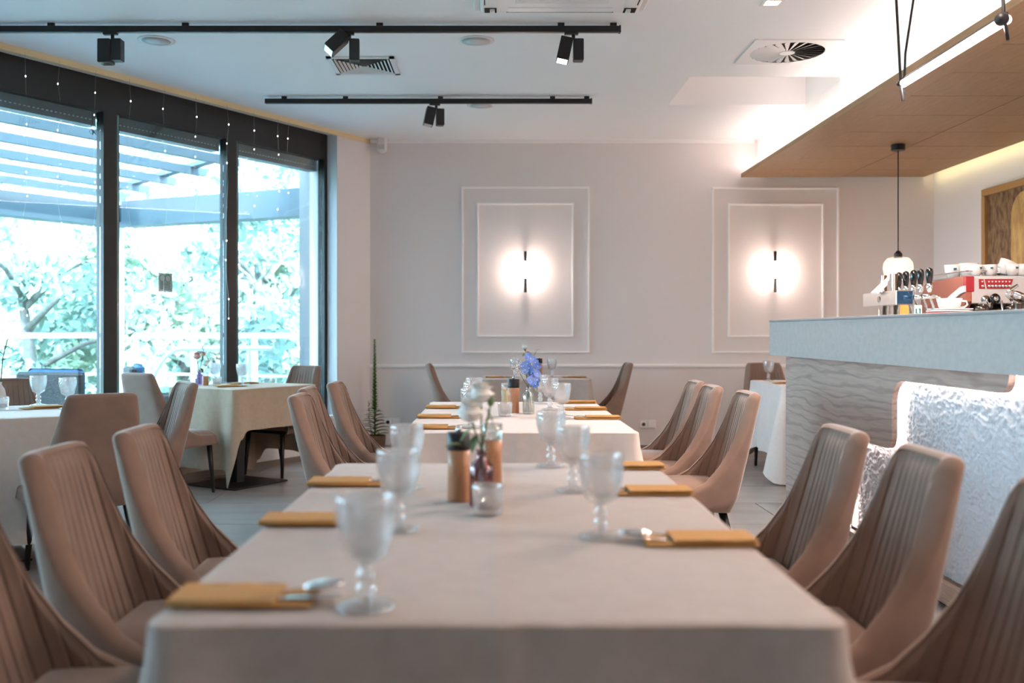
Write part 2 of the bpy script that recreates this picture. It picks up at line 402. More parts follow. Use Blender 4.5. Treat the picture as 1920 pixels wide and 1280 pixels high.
# crown and skirting, chair rail
struct(MB().box(-1.23, 2.56, YB-.02, YB, 3.035, CEIL).build('trim_6', M['trim']))
struct(MB().box(-1.23, XR, YB-.014, YB, 0, .052).build('baseboard_back', M['base']))
struct(wbox(MB(), 0.01, sL, -.014, 0, 0, .052).build('baseboard_left', M['base']))
struct(MB().box(XR-.014, XR, YF, YB-.02, 0, .052).build('baseboard_right', M['base']))
zr = 1.17-(685.5-VY)*YB/F
struct(MB().box(-1.25, XR, YB-.018, YB, zr-.016, zr+.016).box(-1.25, XR, YB-.026, YB, zr-.006, zr+.008).build('trim_7', M['trim']))
def zpx(py, Y): return CH-(py-VY)*Y/F
def xpx(px, Y): return (px-VX)*Y/F
def molding(name, px0, px1, py0, py1, label):
    x0, x1, z1, z0 = xpx(px0, YB), xpx(px1, YB), zpx(py0, YB), zpx(py1, YB)
    t = thing(name, label, 'wall moulding', ((x0+x1)/2, YB, (z0+z1)/2))
    hw, hh, tt = (x1-x0)/2, (z1-z0)/2, .02
    for (a, b, c, d) in ((-hw, hw, hh-tt, hh), (-hw, hw, -hh, -hh+tt), (-hw, -hw+tt, -hh+tt, hh-tt), (hw-tt, hw, -hh+tt, hh-tt)):
        MB().box(a, b, -.014, 0, c, d).box(a+.006 if b-a < .1 else a, b-.006 if b-a < .1 else b, -.02, -.012, c+.006 if d-c < .1 else c, d-.006 if d-c < .1 else d).build('moulding_strip', M['trim'], t)
molding('wall_moulding', 865, 1106, 350, 662, 'large outer white rectangular moulding around the left wall lamp')
molding('wall_moulding', 894, 1076, 380, 632, 'smaller inner white rectangular moulding around the left wall lamp')
molding('wall_moulding', 1334.5, 1573, 351, 662, 'large outer white rectangular moulding around the right wall lamp')
molding('wall_moulding', 1364, 1544.5, 381, 632, 'smaller inner white rectangular moulding around the right wall lamp')

# ------------------------------------------------------------------ windows
ZT0, ZT1 = 2.80, 3.045
zs = .385
cuts = [s_at(615, FD), s_at(434, FD), s_at(206, FD)]
step = cuts[2]-cuts[1]
while cuts[-1]+step < sL: cuts.append(cuts[-1]+step)
for i in range(len(cuts)-1):
    a, b = cuts[i], cuts[i+1]
    wn = bpy.data.objects.new('window_%d' % (i+1), None); COL.objects.link(wn); struct(wn)
    wn.location = wpt(a, FD, zs); wn.rotation_euler.z = math.atan2(-U.y, -U.x)   # local +x = towards camera, local -y = outwards? (checked below)
    L = b-a
    # local y axis: rotate (-U) by 90deg ccw -> points inwards or outwards
    ly = Vector((U.y, -U.x, 0)); sg = 1 if ly.dot(N) > 0 else -1
    hd = .05
    def lb(x0, x1, d0, d1, z0, z1):
        y0, y1 = sorted((sg*d0, sg*d1)); return MB().box(x0, x1, y0, y1, z0-zs, z1-zs)
    e0 = 0 if i == 0 else -.055
    fr = lb(e0, .055 if i else .05, 0, .08, zs, ZT0).build('window_frame', M['frame'], wn)
    lb(.055 if i else .05, L-.055, 0, .08, zs, zs+.07).build('bottom_rail', M['frame'], wn)
    lb(0 if i == 0 else -.055, L-.055 if i < len(cuts)-2 else L+.02, -.0, .08, ZT0, ZT1).build('top_rail', M['frame'], wn)
    x0 = .055 if i else .05
    lb(L-.055-.022, L-.055, .01, .06, zs+.07, ZT0).build('teal_seal', M['gasket'], wn)
    lb(L-.055-.034, L-.055-.024, .02, .05, zs+.07, ZT0).build('bright_edge_strip', M['alu'], wn)
    lb(L-.055-.044, L-.055-.034, .02, .05, zs+.07, ZT0).build('teal_seal', M['gasket'], wn)
    lb(x0, L-.075, .035, .043, zs+.07, ZT0).build('pane', M['pane'], wn)
    bb = lb(x0, L-.06, .09, .19, ZT0-.10, ZT0+.02).build('blind_box', mat('blind_box_%d' % i, (.10, .12, .13, 1), .5), wn)
    dm = MB()
    nd = int((L-.2)/.035)
    for q in range(nd): 
        y0, y1 = sorted((sg*.084, sg*.092)); dm.box(.1+q*.035, .115+q*.035, y0, y1, ZT0-.062-zs, ZT0-.055-zs)
    dm.build('blind_box_rivets', mat('rivet_%d' % i, (.5, .55, .55, 1), .4), bb)['kind'] = 'stuff'
# notice taped on the middle pane
sn0 = s_at(323, FD+.03); sn1 = s_at(297, FD+.03)
pm = wpt((sn0+sn1)/2, FD+.03); zz1 = zpx(512, pm.y); zz0 = zpx(547, pm.y)
nt_ = thing('notice', 'small grey paper notice taped on the middle window pane', 'notice', (pm.x, pm.y, (zz0+zz1)/2), math.atan2(U.y, U.x))
wd = abs(sn1-sn0)/2; hh = (zz1-zz0)/2
MB().box(-wd, wd, -.001, .001, -hh, hh).build('sheet', M['paper'], nt_)
pr = MB()
for cx in (-.45, .35):
    for q in range(16):
        a = 2*PI*q/16; pr.box(cx*wd+.028*math.cos(a)-.004, cx*wd+.028*math.cos(a)+.004, -.002, -.001, hh*.45+.028*math.sin(a)-.004, hh*.45+.028*math.sin(a)+.004)
for q in range(5): pr.box(-wd*.75, wd*(.75-.1*(q % 2)), -.002, -.001, -hh*(.1+.16*q), -hh*(.1+.16*q)+.006)
pr.build('print', M['ink'], nt_)

# ------------------------------------------------------------------ fairy lights in front of the glass
random.seed(5)
fcur = thing('fairy_light_curtain', 'curtain of thin wires with tiny warm bulbs hanging before the windows', 'fairy lights', wpt(0, -.02, 3.04))
bulb_me = None
for px in (45, 110, 178, 241, 307, 365, 424, 474, 520, -30, 600-60):
    s0 = s_at(px, -.02)
    p = wpt(s0, -.03, 3.04)-wpt(0, -.02, 3.04)
    pts = [Vector((p.x, p.y, 0))]
    for q in range(1, 12):
        o = U*random.uniform(-.02, .02)
        pts.append(Vector((p.x+o.x, p.y+o.y, -.16*q)))
    st = MB().tube(pts, .0009, 3).build('wire', M['alu'], fcur)
    for q in range(1, 12):
        if q > 1 and random.random() < .45: continue
        b = pts[q]
        if bulb_me is None:
            bo = MB().ball((0, 0, 0), .0042, 6, 5, (1, 1, 1.5)).build('bulb', M['bulbs'], st); bulb_me = bo.data
        else:
            bo = bpy.data.objects.new('bulb', bulb_me); COL.objects.link(bo); bo.parent = st
        bo.location = b

# ------------------------------------------------------------------ exterior
de = MB().prism([(-1.0, 10.2), (-1.0, 12.3), (-16, 12.3), (-16, -6), (-10, -6)], -.25, -.05)
pts = [wpt(-1.2, .35), wpt(17, .35), wpt(17, 4.6), wpt(-1.2, 4.6)]
struct(MB().prism([(p.x, p.y) for p in pts], -.3, -.05).build('floor_terrace', M['deck']))
struct(MB().box(-60, 40, 9, 90, -1.2, -1.0).box(-60, -9.5, -40, 9, -1.2, -1.0).build('ground', M['grass']))
pg = thing('pergola', 'blue grey steel pergola with translucent roof over the terrace outside', 'pergola', wpt(0, 2.2, 2.8))
o0 = wpt(0, 2.2, 2.8)
def wrel(s, d, z): v = wpt(s, d, z)-o0; return v
for i, off in enumerate((.34, 1.08, 1.82, 2.57, 3.32, 4.05)):
    e = .97-.254*i
    a = wrel(e, off, 0); b = wrel(12.5, off, 0)
    mb = MB(); q = [wrel(e, off-.03, 0), wrel(12.5, off-.03, 0), wrel(12.5, off+.03, 0), wrel(e, off+.03, 0)]
    mb.prism([(p.x, p.y) for p in q], 2.79-2.8, 2.87-2.8).build('beam', M['beam'], pg)
q = [wrel(1.15, .3, 0), wrel(12.5, .3, 0), wrel(12.5, 4.2, 0), wrel(.0, 4.2, 0)]
MB().prism([(p.x, p.y) for p in q], .09, .10).build('roof_sheet', M['poly'], pg)
q = [wrel(1.15, .3, 0), wrel(1.05, .3, 0), wrel(-.15, 4.1, 0), wrel(-.05, 4.1, 0)]
MB().prism([(p.x, p.y) for p in q], .06, .12).build('edge_rail', M['beam'], pg)
# outer gutter beams around the terrace
cor = Vector((-4.46, 11.8, 0))
gl = thing('gutter_beam', 'teal blue horizontal gutter beam closing the outer side of the terrace', 'beam', (cor.x, cor.y, 2.45))
e1 = cor-U*13
def beam_between(a, b, z0, z1, w_, nm, m_, par, org):
    d = (b-a).normalized(); nn = Vector((-d.y, d.x, 0))*w_/2
    q = [a+nn, b+nn, b-nn, a-nn]
    return MB().prism([((p-org).x, (p-org).y) for p in q], z0-org.z, z1-org.z).build(nm, m_, par)
org = Vector((cor.x, cor.y, 2.45))
beam_between(cor, e1, 2.45, 2.66, .2, 'gutter', M['beam'], gl, org)
beam_between(cor, e1, 2.40, 2.45, .26, 'lower_lip', M['beam'], gl, org)
org2 = Vector((cor.x, cor.y, 2.45))
e2 = Vector((-1.6, 10.45, 0))
gl2 = thing('gutter_beam', 'grey blue beam running from the terrace corner back to the pale house wall', 'beam', (cor.x, cor.y, 2.45))
beam_between(cor+Vector((.12, -.06, 0)), e2, 2.45, 2.7, .18, 'gutter', M['beam'], gl2, org2)
beam_between(cor+Vector((.12, -.06, 0)), e2, 2.40, 2.45, .24, 'lower_lip', M['beam'], gl2, org2)
pst = thing('post', 'slender post carrying the gutter at the terrace corner', 'post', (cor.x, cor.y, -.05))
MB().box(-.05, .05, -.05, .05, 0, 2.45).build('shaft', M['rail'], pst); MB().box(-.09, .09, -.09, .09, 0, .02).build('base_plate', M['rail'], pst)
# pale house wall beside the window
Yc = 10.6
struct(MB().box(xpx(570, Yc), -1.30, Yc-.25, Yc+.2, -.3, 3.6).build('wall_outside', M['extw']))
# railing
def railing(a, b, label, n):
    t = thing('railing', label, 'railing', (a.x, a.y, -.05))
    d = b-a; L = d.length; rz = math.atan2(d.y, d.x); t.rotation_euler.z = rz
    MB().box(0, L, -.03, .03, 1.15, 1.21).build('top_rail', M['rail'], t)
    for z in (.45, .72): MB().box(0, L, -.012, .012, z, z+.03).build('rail', M['rail'], t)
    for i in range(n+1):
        x = L*i/n; MB().box(x-.025, x+.025, -.025, .025, 0, 1.15).build('post', M['rail'], t)
railing(cor+Vector((.25, -.12, 0)), Vector((-1.9, 10.75, 0)), 'white metal railing across the end of the terrace seen in the middle pane', 3)
railing(cor-U*.2, cor-U*12, 'pale blue railing along the garden side of the terrace seen in the left pane', 8)
# wicker chairs outside
def wicker(px, Y, rz, label, w_=.55):
    t = thing('wicker_chair', label, 'chair', (xpx(px, Y), Y, -.05), rz, 'outdoor wicker chairs')
    MB().box(-w_/2, w_/2, .22, .28, .35, .90, .02).build('backrest', M['wick'], t)
    MB().box(-w_/2, w_/2, -.28, .25, .34, .42, .02).build('seat', M['wick'], t)
    MB().box(-w_/2+.04, w_/2-.04, .14, .215, .46, .925, .03).build('cushion', M['cushb'], t)
    for x in (-w_/2, w_/2-.06): MB().box(x, x+.06, -.26, .2, .42, .64, .01).build('armrest', M['wick'], t)
    for x in (-w_/2+.03, w_/2-.03):
        for y_ in (-.24, .24): MB().lathe([(.018, 0), (.022, .36)], 8, (x, y_, 0)).build('leg', M['wick'], t)
wicker(132, 8.15, PI-.25, 'dark wicker armchair with blue cushion outside behind the left pane', .60)
wicker(296, 9.3, PI/2+.5, 'dark wicker chair seen edge on outside behind the middle pane', .42)
# white hoop (swing arm) on the terrace
Yh = 9.9
hp = thing('garden_swing_frame', 'white curved tubular garden frame standing on the terrace', 'garden frame', (xpx(330, Yh), Yh, -.05), .3)
for dy in (0, .5):
    MB().tube([(-.35+.9*(1-math.cos(a))*.5*.9, dy, 1.05*math.sin(a)) for a in [PI*.5*q/10 for q in range(11)]]+[(.46+.12*q, dy, 1.05-.0*q) for q in range(1, 5)], .022, 8).build('hoop', M['rail'], hp, True)
MB().tube([(-.2, 0, .5), (.6, 0, .5)], .018, 6).build('cross_bar', M['rail'], hp)
MB().tube([(.7, 0, 0), (.7, 0, 1.04)], .02, 6).build('upright', M['rail'], hp)

# trees
def tree(name, label, x, y, h, r, leafm, nb, nl, ls, seed, z0=-1.0, low=.15):
    rnd = random.Random(seed)
    t = thing(name, label, 'tree', (x, y, z0), 0, 'garden trees behind the terrace')
    tr = MB().tube([(0, 0, 0), (.08, .05, h*.35), (-.1, 0, h*.7)], .14, 8, .05)
    for b in range(7):
        a = rnd.uniform(0, 2*PI); zz = h*rnd.uniform(.25, .65)
        tr.tube([(0, 0, zz), (math.cos(a)*r*.4, math.sin(a)*r*.4, zz+h*.1), (math.cos(a)*r*.8, math.sin(a)*r*.8, zz+h*.14)], .05, 5, .015)
    tr.build('trunk', M['bark'], t, True)
    mbs = [MB(), MB()]
    for b in range(nb):
        a = rnd.uniform(0, 2*PI); rr = r*math.sqrt(rnd.random()); zc = h*rnd.uniform(low, 1)
        c = Vector((rr*math.cos(a), rr*math.sin(a), zc)); br = rnd.uniform(.3, .65)
        white = rnd.random() < .42  # share of leaf clusters painted pale as highlights
        for q in range(nl):
            d = Vector((rnd.gauss(0, 1), rnd.gauss(0, 1), rnd.gauss(0, .55))).normalized()*br*rnd.uniform(.5, 1)
            p = c+d
            nrm = (d.normalized()+Vector((rnd.gauss(0, .5), rnd.gauss(0, .5), rnd.gauss(.3, .5)))).normalized()
            a1 = nrm.orthogonal().normalized(); a1 = (Matrix.Rotation(rnd.uniform(0, 6.28), 3, nrm) @ a1); a2 = nrm.cross(a1)
            s_ = ls*rnd.uniform(.6, 1.3)
            mbs[1 if white else 0].add([p-a1*s_, p+a2*s_*.45, p+a1*s_, p-a2*s_*.45], [(0, 1, 2, 3)])
    o = mbs[0].build('foliage', leafm, t); o['kind'] = 'stuff'
    o = mbs[1].build('highlight_leaves', M['highlight_leaves'], t); o['kind'] = 'stuff'
TL = [(-6.4, 13.6, 4.2, 1.9, 'leafb', 'pale garden tree at the far left of the left pane'),
      (-8.6, 14.8, 5.2, 2.0, 'leafa', 'tall pale tree behind the railing seen left in the left pane'),
      (-4.6, 14.6, 4.4, 1.6, 'leafa', 'bright green tree right behind the terrace corner post'),
      (-6.6, 17.0, 6.0, 2.4, 'leafb', 'tall teal green tree farthest back between the panes'),
      (-3.1, 13.4, 4.4, 1.4, 'leafb', 'drooping tree behind the middle pane near the notice'),
      (-2.6, 15.8, 5.4, 1.9, 'leafa', 'yellow green tree seen in the narrow right pane'),
      (-4.6, 19.5, 6.5, 2.6, 'leafb', 'large hazy tree far behind the middle pane'),
      (-9.5, 12.2, 4.4, 1.7, 'leafa', 'low spreading tree outside at the left picture edge')]
for i, (x, y, h, r, lm, lab) in enumerate(TL):
    tree('tree', lab, x, y, h, r, M[lm], 48, 190, .10 if y > 15 else .082, 20+i)

# ------------------------------------------------------------------ soffit over the bar
SX0, SX1, SZ = 2.43, 4.22, 2.69
so = thing('soffit', 'oak panelled lowered ceiling floating above the bar', 'ceiling panel', (SX0, 0, SZ))
MB().box(0, SX1-SX0, -3.0, 9.80, .012, .032).build('backing', mat('soffit_backing', (.08, .04, .02, 1), .8), so)
MB().box(0, .25, -3.0, 9.80, 0, .0115).build('border_board', M['soffit'], so)
MB().box(-.008, 0, -3.0, 9.80, -.002, .036).build('fascia', M['soffit'], so)
yj = 8.755; ys = [9.80, 9.36]
while yj > -3: ys.append(yj); yj -= .58
ys.append(-3.0)
for a, b in zip(ys[1:], ys[:-1]):
    for (x0, x1) in ((.258, .978), (.986, SX1-SX0)):
        MB().box(x0, x1, a+.004, b-.004, .004, .0115).build('panel', M['soffit'], so)
cl = thing('cove_led_strip', 'bright white led strip lying on top of the soffit edge', 'led strip', (SX0+.03, 0, SZ+.034))
MB().box(.0, .05, -2.9, 9.78, 0, .01).build('channel', M['vent'], cl)
MB().box(.008, .042, -2.9, 9.78, .01, .014).build('diffuser', M['ledc'], cl)
cl = thing('wall_wash_strip', 'yellow glowing led strip between the soffit and right wall', 'led strip', (SX1-.03, 0, SZ+.034))
MB().box(0, .02, 0, 9.78, 0, .008).build('channel', M['vent'], cl)
MB().box(.031, .034, 0, 9.78, -.024, .004).build('diffuser', M['ledy'], cl)

# ------------------------------------------------------------------ ceiling fittings
def track(x0, x1, y, label, clips):
    t = thing('lighting_track', label, 'lighting track', (x0, y, CEIL))
    MB().box(0, x1-x0, -.0175, .0175, -.058, -.020, .003).build('rail', M['black'], t)
    MB().box(x1-x0, x1-x0+.012, -.019, .019, -.060, -.018).build('end_cap', M['black'], t)
    for c in clips: MB().box(c-x0-.02, c-x0+.02, -.01, .01, -.022, 0).build('clip', M['black'], t)
T1Y, T2Y = 6.13, 8.04
track(-3.25, xpx(1160, T1Y), T1Y, 'long black lighting track nearest the camera with three spots', [xpx(p, T1Y) for p in (96, 348, 712, 1052, 1150)])
track(xpx(497, T2Y), xpx(1107, T2Y), T2Y, 'shorter black lighting track closer to the back wall', [xpx(p, T2Y) for p in (533, 648, 826, 1036, 1100)])
def spot(px, Y, tilt, turn, label, lit=False):
    t = thing('track_spotlight', label, 'spotlight', (xpx(px, Y), Y, CEIL-.060), turn, 'boxy black track spotlights')
    MB().box(-.055, .03, -.014, .014, -.012, 0).build('adapter', M['black'], t)
    MB().lathe([(.011, -.045), (.011, -.010)], 10).build('stem', M['black'], t, True)
    MB().box(0, .062, -.035, .035, -.175, -.042, .004).build('driver_box', M['black'], t)
    h = MB().box(-.078, -.001, -.045, .045, -.145, 0, .004)
    h.xf(Matrix.Translation((0, 0, -.045)) @ Matrix.Rotation(tilt, 4, 'Y') @ Matrix.Rotation(-abs(tilt)*.3, 4, 'X'))
    hd = h.build('lamp_head', M['black'], t)
    l = MB().box(-.070, -.009, -.038, .038, -.1465, -.1445); l.xf(Matrix.Translation((0, 0, -.045)) @ Matrix.Rotation(tilt, 4, 'Y') @ Matrix.Rotation(-abs(tilt)*.3, 4, 'X'))
    l.build('lens', M['spotlit'] if lit else M['steel'], hd)
spot(211, T1Y, 0.0, 0, 'black spotlight pointing straight down at the left of the near track')
spot(655, T1Y, .75, .1, 'black spotlight strongly tilted in the middle of the near track')
spot(1075, T1Y, .22, 0, 'lit black spotlight at the right end of the near track', True)
spot(818, T2Y, .22, .2, 'single black spotlight on the far short track')
def speaker(px, py, label):
    Y = F*(CEIL-CH)/(VY-py)
    t = thing('ceiling_speaker', label, 'speaker', (xpx(px, Y), Y, CEIL))
    MB().lathe([(.095, -.006), (.118, -.004), (.118, 0)], 32).build('rim', M['vent'], t, True)
    MB().lathe([(.02, -.009), (.092, -.007)], 32).build('grille', mat('grille', (.62, .62, .63, 1), .6, bump=.3, bscale=300), t, True)
speaker(293, 75.5, 'round white ceiling speaker above the window side behind the near track')
speaker(893, 76, 'round white ceiling speaker between the middle and lit spotlights')
speaker(902, 197, 'round white ceiling speaker half hidden behind the far track')
# square 4-way vent
Ya = 6.9; t = thing('air_vent', 'square white slatted ceiling vent behind the middle spotlight', 'air vent', (xpx(683, 7.1), 7.1, CEIL), 0)
hw = .235
MB().box(-hw, hw, -hw, -hw+.035, -.01, 0).box(-hw, hw, hw-.035, hw, -.01, 0).box(-hw, -hw+.035, -hw, hw, -.01, 0).box(hw-.035, hw, -hw, hw, -.01, 0).build('frame', M['vent'], t)
MB().box(-hw+.03, hw-.03, -hw+.03, hw-.03, -.002, -.0005).build('backing', M['dark'], t)
for i in range(7):
    r = .19-.026*i
    for k in range(4):
        mb = MB().add([(-r, -r, -.012), (r, -r, -.012), (r-.014, -r+.014, -.003), (-r+.014, -r+.014, -.003), (-r, -r, -.010), (r, -r, -.010)], [(0, 1, 2, 3), (3, 2, 5, 4)])
        mb.xf(Matrix.Rotation(k*PI/2, 4, 'Z')); mb.build('slat', M['vent'], t)
# swirl diffuser
t = thing('swirl_diffuser', 'square white ceiling diffuser with radial swirl blades near the bar', 'air vent', (xpx(1476, 6.75), 6.75, CEIL))
hw = .29; R_ = .245
n = 48; vs = []; fs = []
for i in range(n):
    a = 2*PI*i/n+PI/4*0; c_, s_ = math.cos(a), math.sin(a); k = hw/max(abs(c_), abs(s_))
    vs += [(R_*c_, R_*s_, -.010), (k*c_, k*s_, -.010), (k*c_, k*s_, 0)]
for i in range(n):
    j = (i+1) % n; fs += [(3*i, 3*j, 3*j+1, 3*i+1), (3*i+1, 3*j+1, 3*j+2, 3*i+2)]
MB().add(vs, fs).build('face_plate', M['vent'], t)
MB().lathe([(.001, -.001), (R_, -.001)], 32, close=False).build('plenum', M['dark'], t)
for i in range(24):
    a = 2*PI*i/24
    mb = MB().add([(.045, -.006, -.012), (R_, -.022, -.014), (R_, .016, -.003), (.045, .005, -.006)], [(0, 1, 2, 3)])
    mb.xf(Matrix.Rotation(a, 4, 'Z')); mb.build('blade', M['vent'], t)
MB().lathe([(.05, -.013), (.05, -.006)], 20).build('hub', M['vent'], t)
# air conditioning cassette
cy1 = 5.83; t = thing('air_conditioner', 'white square ceiling cassette air conditioner at the top edge', 'air conditioner', (xpx(1048, cy1), cy1-.5, CEIL))
MB().box(-.50, .50, -.5, .5, -.022, 0, .008).build('outer_frame', M['vent'], t)
MB().box(-.46, .46, -.46, .46, -.050, -.021, .015).build('panel', M['white'], t)
for k in range(4):
    mb = MB().box(-.30, .30, .355, .425, -.053, -.049, .0015).xf(Matrix.Rotation(k*PI/2, 4, 'Z')); fl_ = mb.build('louvre', M['white'], t)
    MB().box(-.31, .31, .430, .436, -.0515, -.0495).xf(Matrix.Rotation(k*PI/2, 4, 'Z')).build('louvre_gap', M['dark'], fl_)
MB().box(-.26, .26, -.26, .28, -.056, -.049, .004).build('intake_grille', M['vent'], t)
gp = MB()
for i in range(40): gp.box(-.25, .25, -.25+i*.0128, -.244+i*.0128, -.0585, -.055)
o = gp.build('grille_ribs', M['white'], t); o['kind'] = 'stuff'
for sx in (-1, 1):
    MB().box(sx*.40-.035, sx*.40+.035, .36, .44, -.0525, -.049).build('corner_recess', M['dark'], t)
    MB().lathe([(.014, 0), (.014, .06)], 10).xf(Matrix.Translation((sx*.39, .37, -.058)) @ Matrix.Rotation(-PI/2, 4, 'X')).build('pivot', M['white'], t)
# downlights
def downlight(x, y, label, e):
    t = thing('downlight', label, 'downlight', (x, y, CEIL), 0, 'square recessed downlights')
    MB().box(-.06, .06, -.06, -.042, -.006, 0).box(-.06, .06, .042, .06, -.006, 0).box(-.06, -.042, -.042, .042, -.006, 0).box(.042, .06, -.042, .042, -.006, 0).build('frame', M['vent'], t)
    MB().lathe([(.040, -.004), (.038, -.001)], 20).build('lens', M['down'], t)
    light('downlight_beam', 'SPOT', (x, y, CEIL-.02), e, WARM, (0, 0, 0), .05, spot_size=2.5, spot_blend=.7)
downlight(xpx(1448, 5.74), 5.74, 'square lit recessed downlight at the top edge right of the air conditioner', 110)
for (x, y, e, lab) in ((1.6, 3.6, 90, 'over the gap between near table and bar'), (1.6, 1.4, 60, 'nearest the camera above the near right chair')):
    downlight(x, y, 'square recessed downlight '+lab, e)
# motion sensor and sockets
t = thing('motion_sensor', 'small white motion sensor high in the far left corner', 'sensor', (xpx(716, 9.78), 9.80, zpx(270, 9.8)))
MB().box(-.045, .045, -.05, .05, -.085, .075, .02).build('housing', M['white'], t)
MB().box(-.03, .03, -.056, -.045, -.06, -.01, .004).build('lens', mat('sensor_lens', (.6, .6, .6, 1), .2), t)
MB().box(-.02, .02, .0, .05, .075, .10).build('bracket', M['white'], t)
def socket(px, py, label, n=2):
    t = thing('wall_socket', label, 'socket', (xpx(px, YB), YB, zpx(py, YB)))
    MB().box(-.04*n, .04*n, -.012, 0, -.042, .042, .004).build('plate', M['white'], t)
    for i in range(n):
        x = -.04*n+.08*i+.04
        f_ = MB().box(x-.033, x+.033, -.015, -.011, -.033, .033, .002).build('insert', M['trim'], t)
        if i == 0: MB().lathe([(.018, 0), (.018, .004)], 14).xf(Matrix.Translation((x, -.014, 0)) @ Matrix.Rotation(PI/2, 4, 'X')).build('socket_hole', M['dsteel'], f_)
socket(1214, 795, 'white double socket low on the back wall right of the far tables')
socket(735, 791, 'white socket on the back wall beside the potted plant')
# sconces
def sconce(px, label):
    Y = YB-.055; x = xpx(px, Y)
    z0, z1 = zpx(548, Y), zpx(471, Y)
    t = thing('wall_lamp', label, 'wall lamp', (x, YB, (z0+z1)/2), 0, 'tubular wall lamps')
    h = (z1-z0)/2; zl0 = zpx(521, Y)-(z0+z1)/2; zl1 = zpx(490, Y)-(z0+z1)/2
    MB().lathe([(.014, zl1), (.014, h)], 14, (0, -.055, 0)).build('upper_rod', M['blackp'], t)
    MB().lathe([(.014, -h), (.014, zl0)], 14, (0, -.055, 0)).build('lower_rod', M['blackp'], t)
    MB().lathe([(.012, zl0), (.012, zl1)], 14, (0, -.055, 0)).build('light_tube', M['sconce'], t)
    MB().lathe([(.05, 0), (.05, .02)], 20).xf(Matrix.Rotation(PI/2, 4, 'X')).build('wall_plate', M['white'], t)
    light('wall_lamp_glow', 'POINT', (x, YB-.085, (z0+z1)/2), 8, (1, .80, .70), size=.03)
sconce(985, 'black tubular wall lamp glowing on the back wall left of centre')
sconce(1453.5, 'black tubular wall lamp glowing on the back wall near the bar')

# hanging tube lamp above the bar
t = thing('tube_lamp', 'glowing white tube lamp hung over the bar on dark rods', 'pendant lamp', (2.0, 4.4, 2.4))
ya, yb = 2.0*F/(1693-VX)-4.4, 2.0*F/(1888-VX)-4.4
za, zb = zpx(157, 4.4+ya)-2.4, zpx(36, 4.4+yb)-2.4
MB().tube([(0, ya, za), (0, yb, zb)], .019, 16).build('light_tube', M['tube'], t, True)
MB().tube([(.0, ya, za+.024), (.0, yb, zb+.024)], .006, 6).build('carrier_rod', M['black'], t)
for (yy, zz) in ((ya, za), (yb, zb)):
    MB().tube([(-.012, yy-.03, zz-.09), (-.012, yy+.0, zz+.02), (-.03, yy+.04, CEIL-2.4)], .007, 8).build('hanger_rod', M['black'], t, True)
    MB().ball((-.02, yy, zz), .028 if yy < 0 else .012, 12, 8).build('joint', M['black'], t, True)
MB().tube([(.005, ya, za-.05), (.012, ya, za+.15), (.05, ya-.02, za+.45), (.09, ya-.04, CEIL-2.4)], .006, 8).build('hanger_rod', M['black'], t, True)
light('tube_lamp_light', 'AREA', (2.0, 4.38, 2.37), 55, NEUT, (0, 0, 0), .04, .95)
# pendant
Yp = 8.1; xp = xpx(1684, Yp)
t = thing('pendant_lamp', 'ribbed smoked glass globe pendant on a black cord over the bar end', 'pendant lamp', (xp, Yp, SZ))
MB().lathe([(.055, -.045), (.055, 0)], 24).build('ceiling_rose', M['black'], t)
zt = zpx(477, Yp)-SZ; zbm = zpx(526, Yp)-SZ
MB().tube([(0, 0, -.045), (0, 0, zt)], .0045, 6).build('cord', M['black'], t)
MB().lathe([(.012, zt+.03), (.032, zt+.005), (.032, zt-.03)], 16).build('socket_cap', M['black'], t)
pr = [(.035, zt-.02), (.08, zt-.03), (.108, zt-.065), (.115, zt-.11), (.108, zt-.16), (.08, zbm+.01), (.07, zbm)]
MB().lathe(pr, 96, fn=lambda a, z, j: .0022*math.cos(32*a), close=False).build('glass_shade', M['shadelit'], t, True)
MB().ball((0, 0, (zt+zbm)/2), .035, 14, 10).build('bulb', M['sconce'], t, True)
light('pendant_light', 'POINT', (xp, Yp, SZ+zbm-.05), 16, WARM, size=.05)

# ------------------------------------------------------------------ bar counter
BX = 1.905
bar = thing('bar_counter', 'bar counter with grey stone apron over oak and lit white textured front', 'bar counter', (BX, 0, 0))
YE, YN = 6.50, 1.0
def s2(m): return m
ZA0, ZA1 = 1.022, 1.232
AX = 1.765-BX
ap = MB().box(AX, AX+.02, YN, 6.40, ZA0, ZA1).box(AX+.02, .9, 6.38, 6.40, ZA0, ZA1)
ap.build('stone_apron', M['stone'], bar)
MB().box(AX-.003, .95, YN, 6.403, ZA1+.001, ZA1+.014, .002).build('stone_top', M['stonetop'], bar)
MB().box(AX+.02, .02, YN, 6.38, ZA0, ZA0+.01).build('underside_board', M['barwood'], bar)
# oak front with stepped rounded cut-out
def arc(cx, cz, r, a0, a1, n=8): return [(cx+r*math.cos(a0+(a1-a0)*i/n), cz+r*math.sin(a0+(a1-a0)*i/n)) for i in range(n+1)]
h = PI/2; r1 = .085; r2 = .07
edge = [(3.69, 1.02)]                       # (Y, z) travelling from top right down the cut
edge += arc(3.69+r2, .94+r2, r2, PI, 1.5*PI)
edge += arc(4.78-r1*1.4, .94-r1*1.4, r1*1.4, h, 0)
edge += arc(4.78+r2, .605+r2, r2, PI, 1.5*PI)
edge += arc(5.42-r1, .605-r1, r1, h, 0)
edge += [(5.42, .105)]
poly = edge+[(YE, .105), (YE, 1.02)]
def extr(poly, x0, x1):
    n = len(poly); vs = [(x0, p[0], p[1]) for p in poly]+[(x1, p[0], p[1]) for p in poly]
    return MB().add(vs, [tuple(range(n)), tuple(range(2*n-1, n-1, -1))]+[(i, n+i, n+(i+1) % n, (i+1) % n) for i in range(n)])
extr(poly, 0, .028).build('oak_front', M['barwood'], bar)
